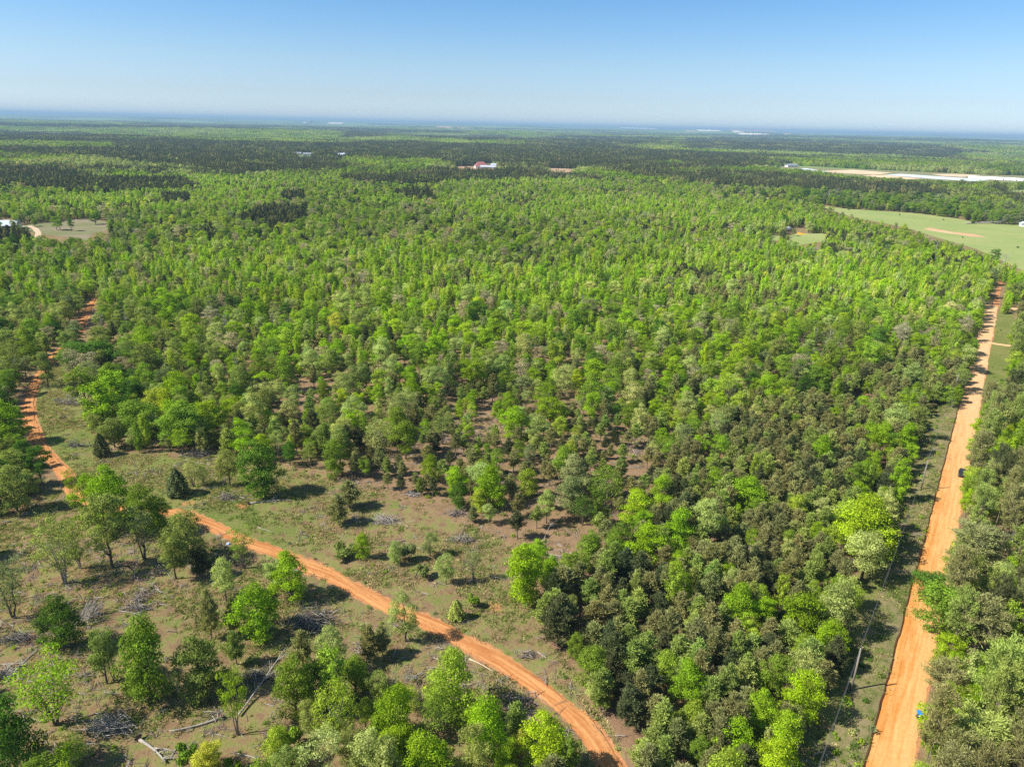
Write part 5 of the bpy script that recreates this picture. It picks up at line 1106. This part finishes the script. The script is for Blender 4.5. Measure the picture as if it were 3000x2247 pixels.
for sx in (-1, 1):
    for y_ in (-1.35, 1.4):
        mb = MB(); mb.tube([(sx*.70, y_, .32), (sx*.92, y_, .32)], [.33, .33], 'black', 18); w_ = link('wheel', mb.mesh('wheel', True), e); mb = MB(); mb.tube([(sx*.921, y_, .32), (sx*.935, y_, .32)], [.2, .17], 'chrome', 12); link('rim', mb.mesh('rim'), w_)
    mb = MB(); mb.box((sx*.62, -2.19, .72), (.32, .10, .14), 'lamp'); link('headlight', mb.mesh('headlight'), e); mb = MB(); mb.box((sx*.66, 2.17, .78), (.28, .10, .16), 'redlamp'); link('tail_light', mb.mesh('tail_light'), e)
    mb = MB(); mb.box((sx*.99, -.62, 1.06), (.18, .10, .13), 'carpaint'); link('mirror', mb.mesh('mirror'), e)
b = at('5', 1172, 512); mb = MB(); r = np.random.default_rng(5); V = [(0, 0, .55)]; 
for k in range(3):
    for i in range(10): a = i*.628; V.append((math.cos(a)*(.35+.25*k)*(.8+.4*r.random()), math.sin(a)*(.3+.2*k)*(.8+.4*r.random()), max(.02, .5-.22*k+.12*r.normal())))
Fq = [(0, 1+i, 1+(i+1) % 10) for i in range(10)]+[(1+k*10+i, 11+k*10+i, 11+k*10+(i+1) % 10, 1+k*10+(i+1) % 10) for k in range(2) for i in range(10)]
M['tarp'] = plain('tarp_plastic', (.35, .50, .72), .4, .3, 3); mb.add(V, Fq, 'tarp'); tag(link('plastic_sheet', mb.mesh('plastic_sheet'), None, tuple(b)), 'crumpled light blue plastic sheet in the shade beside the clay track', 'plastic sheet').scale = (.55, .55, .6)

# ---------------------------------------------------------------- houses, farm and works in the distance
def gable(name, label, cat, p, rz, L, Wd, Hw, Hr, wall, roof, z=0, door=True, hip=False, n_win=3):
    e = thing(name, label, cat, (p[0], p[1], z), rz); mb = MB(); x, y = L/2, Wd/2
    if hip: mb.box((0, 0, Hw/2), (L, Wd, Hw), wall)
    else: mb.add([(-x, -y, 0), (x, -y, 0), (x, y, 0), (-x, y, 0), (-x, -y, Hw), (x, -y, Hw), (x, y, Hw), (-x, y, Hw), (-x, 0, Hw+Hr), (x, 0, Hw+Hr)], [(0, 1, 5, 4), (2, 3, 7, 6), (1, 2, 6, 9, 5), (3, 0, 4, 8, 7), (0, 3, 2, 1)], wall)
    link('wall', mb.mesh('wall'), e); mb = MB(); o = .5; rx = x-y*.85 if hip else x+o; t = .12
    zz = Hw-.02-o*Hr/y
    up = [(-x-o, -y-o, zz), (x+o, -y-o, zz), (x+o, y+o, zz), (-x-o, y+o, zz), (-rx, 0, Hw+Hr+.06), (rx, 0, Hw+Hr+.06)]; V = [(a_, b_, c_+t) for a_, b_, c_ in up]+up
    mb.add(V, [(0, 1, 5, 4), (2, 3, 4, 5), (3, 0, 4), (1, 2, 5), (7, 6, 10, 11), (9, 8, 11, 10), (6, 9, 10), (8, 7, 11), (0, 6, 7, 1), (1, 7, 8, 2), (2, 8, 9, 3), (3, 9, 6, 0)], roof); link('roof', mb.mesh('roof'), e)
    for k in range(n_win):
        mb = MB(); mb.box((-x+L*(k+.5)/n_win+(.9 if door else 0), -y-.02, Hw*.55), (1.1, .08, 1.2), 'dark'); link('window', mb.mesh('window'), e)
    if door: mb = MB(); mb.box((-.6, -y-.03, 1.0), (1.0, .1, 2.0), 'brick' if wall != 'brick' else 'white'); link('door', mb.mesh('door'), e)
    return e
def atz(x, y, zt=0):   # place on the terrain under a pixel
    d = _f*FPX + _R*(x-1500) + _U*(1123.5-y); d = d/np.linalg.norm(d)
    t = 50.0
    while t < 40000:
        p = EYE+d*t
        if p[2] <= float(hgt(p[0], p[1]))+zt: return p
        t *= 1.003
    return EYE+d*t
p = un(4, 672); gable('house', 'house with a broad white metal roof at the edge of the far lawn', 'house', p, .35, 24, 17, 3.6, 3.2, 'whitewall', 'metalroof')
p = un(1409, 492); gable('house', 'house with a hipped dull red roof among the distant pines', 'house', p, .25, 26, 18, 4, 8, 'whitewall', 'redroof', 0, True, True)
p = un(1432, 494); gable('barn', 'long low white building in front of the red-roofed house', 'barn', p, .05, 34, 9, 3.4, 2.2, 'whitewall', 'metalroof')
p = un(1446, 490.5); gable('shed', 'small white shed at the end of the long white building', 'shed', p, .1, 11, 9, 5, 2.5, 'whitewall', 'metalroof')
p = un(2311, 681); gable('cabin', 'dark-roofed cabin with a pale front at the back of the small lawn', 'cabin', p, 1.45, 7.5, 6.5, 2.8, 1.8, 'brick', 'greyroof')
p = un(2347, 687); e = thing('slide', 'long bright yellow water slide on the lawn beside the cabin', 'slide', tuple(p), -.35); e.scale = (.55, .55, .55)
mb = MB(); mb.add([(-6, -1, 2.6), (-6, 1, 2.6), (-2, 1, 2.2), (-2, -1, 2.2), (5, -1.2, .35), (5, 1.2, .35), (7.5, 1.2, .2), (7.5, -1.2, .2), (-6, -1, 0), (-6, 1, 0), (-2, 1, 0), (-2, -1, 0), (5, -1.2, 0), (5, 1.2, 0), (7.5, 1.2, 0), (7.5, -1.2, 0)], [(0, 3, 2, 1), (3, 4, 5, 2), (4, 7, 6, 5), (0, 1, 9, 8), (0, 8, 11, 3), (3, 11, 12, 4), (4, 12, 15, 7), (7, 15, 14, 6), (6, 14, 13, 5), (5, 13, 10, 2), (2, 10, 9, 1)], 'yellow'); link('chute', mb.mesh('chute'), e)
for sy in (-1, 1):
    mb = MB(); mb.add([(-6, sy*1.01, 0), (-6, sy*1.01, 3.2), (-2, sy*1.01, 2.8), (5, sy*1.21, .8), (7.5, sy*1.21, .5), (7.5, sy*1.21, 0), (-6, sy*1.2, 0), (-6, sy*1.2, 3.2), (-2, sy*1.2, 2.8), (5, sy*1.4, .8), (7.5, sy*1.4, .5), (7.5, sy*1.4, 0)], [(0, 1, 2, 3, 4, 5), (11, 10, 9, 8, 7, 6), (0, 6, 7, 1), (1, 7, 8, 2), (2, 8, 9, 3), (3, 9, 10, 4), (4, 10, 11, 5)], 'yellow'); link('side_wall', mb.mesh('side_wall'), e)
p = un(2998, 664); gable('shed', 'white-roofed shed at the frame edge of the pasture', 'shed', p, 1.2, 9, 6, 3, 1.6, 'whitewall', 'metalroof')
p = un(2318, 490); gable('barn', 'grey farm barn at the near end of the farm plots', 'barn', p, .3, 30, 12, 5, 3, 'whitewall', 'greyroof')
for (x, y, L_, lab) in ((870, 458, 22, 'blue-grey roofed building among far trees'), (905, 460, 26, 'long low pale building beside the blue-grey roofed one'), (1004, 461, 20, 'white house with a pale roof on bare soil among far trees'), (995, 463, 13, 'smaller white outbuilding next to the far white house'), (1017, 459, 16, 'little white barn behind the far white house')):
    p = un(x, y); gable('farmhouse' if 'house' in lab else 'barn', lab, 'building', p, .15, L_, 9, 4, 2.5, 'whitewall', 'metalroof' if 'blue' not in lab else 'greyroof', 3)
# greenhouse tunnels at the farm
for k in range(7):
    p = un(2888+k*19, 525+k*.9); e = thing('greenhouse', ('long white greenhouse tunnel, ' + ['first', 'second', 'third', 'fourth', 'fifth', 'sixth', 'seventh'][k] + ' from the tan plot of the far farm'), 'greenhouse', (p[0], p[1], 0), .75, 'greenhouse tunnels of the far farm'); mb = MB(); seg = 9; V = []
    for y_ in (-32, 32):
        for i in range(seg+1): a = math.pi*i/seg; V.append((5.0*math.cos(a), y_, .2+4.6*math.sin(a)))
    Fq = [(i, i+1, seg+2+i, seg+1+i) for i in range(seg)]; mb.add(V, Fq, 'white'); link('cover', mb.mesh('cover', True), e)
    mb = MB(); mb.add(V[:seg+1]+[(v[0], 32, v[2]) for v in V[:seg+1]], [tuple(range(seg+1)), tuple(range(2*seg+1, seg, -1))], 'metalroof'); link('end_wall', mb.mesh('end_wall'), e)
# far works: white plant buildings with silos, towers, clay pits on the hills
def works(x, y, lab, parts, scale):
    p = atz(x, y); e = thing('factory', lab, 'factory', (p[0], p[1], float(hgt(p[0], p[1]))-2), 0)
    for (nm, dx, w, h) in parts:
        mb = MB()
        if nm == 'silo': mb.tube([(dx*scale, 0, 0), (dx*scale, 0, h*scale), (dx*scale, 0, h*scale*1.1)], [w*scale/2, w*scale/2, w*scale*.1], 'white', 12)
        else: mb.box((dx*scale, 0, h*scale/2), (w*scale, w*scale*.6, h*scale), 'white'); mb.box((dx*scale, 0, h*scale+.4*scale), (w*scale*.8, w*scale*.5, .8*scale), 'metalroof')
        link(nm, mb.mesh(nm), e)
works(1152, 357, 'low white works building with a taller wing near the horizon', [('hall', 0, 20, 7), ('hall', 12, 9, 11)], 5.0)
works(1193, 358, 'white works with a cluster of silos near the horizon', [('hall', 0, 18, 9), ('silo', -9, 5, 14), ('silo', -4, 5, 17), ('silo', 3, 5, 15), ('hall', 12, 10, 7)], 5.0)
works(1222, 358, 'small white works with a slim tower near the horizon', [('hall', 4, 11, 5), ('silo', -3, 2.5, 22)], 5.0)
works(1606, 360, 'single white tower on the horizon', [('silo', 0, 4, 14)], 5.0); works(1625, 361, 'pale low works beside the single horizon tower', [('hall', 0, 12, 7), ('silo', 8, 3, 10), ('hall', 14, 7, 5)], 5.0)
works(1588, 367, 'small white shed below the horizon tower', [('hall', 0, 9, 3)], 5.0); works(2621, 412, 'long white works hall far beyond the farm', [('hall', 0, 20, 4), ('hall', 15, 12, 3)], 4.0)
def pit(x, y, w, h, mat, label):
    p = atz(x, y); d = np.linalg.norm(p-EYE); Wm = w*d/FPX; e = MB(); r = np.random.default_rng(int(x)); n = 26; z0 = float(hgt(p[0], p[1])); Hm = max(6, h*d/FPX*.85); Dm = Hm*9; V = []; ts = np.linspace(-1, 1, n)
    for row, (yy, zz) in enumerate(((-.5, -4), (-.45, .12), (.1, .62), (.5, .9), (.55, -.3))):
        for t in ts: V.append((p[0]+t*Wm/2*(1 if row else 1.02), p[1]+yy*Dm, z0+(zz*Hm*(.6+.4*math.sqrt(max(0, 1-t*t)))*(.8+.4*r.random()) if zz > -1 else -6)))
    e.add(V, [(k*n+i, k*n+i+1, (k+1)*n+i+1, (k+1)*n+i) for k in range(4) for i in range(n-1)], mat); tag(link('hillside', e.mesh('hillside')), label, 'hillside', None, 'structure')
M['pitred'] = plain('pit_red', (.55, .30, .20), .95, .25, .01); M['pitpale'] = plain('pit_pale', (.72, .62, .52), .95, .15, .01)
pit(1297, 376, 50, 5, 'pitred', 'red bare hillside cut near the works'); pit(1318, 380, 16, 4, 'pitpale', 'pale bare slope below the red cut'); pit(1360, 378, 42, 4, 'pitred', 'second red bare cut near the works'); pit(1232, 379, 20, 3, 'pitpale', 'small tan bare patch near the works')
pit(1870, 378, 98, 4, 'pitpale', 'long pale bare slope below the horizon'); pit(2078, 385, 66, 4, 'pitpale', 'long white bare slope near the clay pits'); pit(2025, 386, 28, 3, 'pitred', 'thin red bare slope left of the white one'); pit(2205, 386, 120, 7, 'pitred', 'large red clay pit on the far hills')
pit(2160, 388, 26, 4, 'pitpale', 'pale bench inside the large clay pit'); pit(2213, 397, 88, 6, 'pitpale', 'sandy clay pit below the large red one'); pit(2310, 396, 22, 4, 'pitred', 'small red clay pit to the side'); pit(2455, 406, 28, 3, 'pitred', 'small red bare slope beyond the farm'); pit(2683, 405, 22, 3, 'pitpale', 'tiny pale bare patch under the horizon')
pit(900, 361, 8, 9, 'pitpale', 'narrow pale cut on the far hillside'); pit(985, 363, 40, 4, 'pitpale', 'pale bare ridge on the far hills')

import collections
_c = collections.Counter(t['label'] for t in real); print('LABELS', len(_c), 'of', len(real), [(k, v) for k, v in _c.most_common(6)])
# ---------------------------------------------------------------- haze
m, nt, out = newmat('haze'); v = N(nt, 'ShaderNodeVolumePrincipled'); v.inputs['Color'].default_value = (.36, .55, .73, 1); v.inputs['Density'].default_value = 8.4e-5; v.inputs['Anisotropy'].default_value = 0.0
nt.links.new(v.outputs[0], out.inputs['Volume'])
mb = MB(); zt, zb = 150.0, float(gz.min())-1.5; M['haze'] = m; mb.box((0, 18500, (zt+zb)/2), (80000, 43000, zt-zb), 'haze'); h_ = link('haze', mb.mesh('haze')); tag(h_, 'thin blue haze lying over the whole forest', 'haze', None, 'stuff')
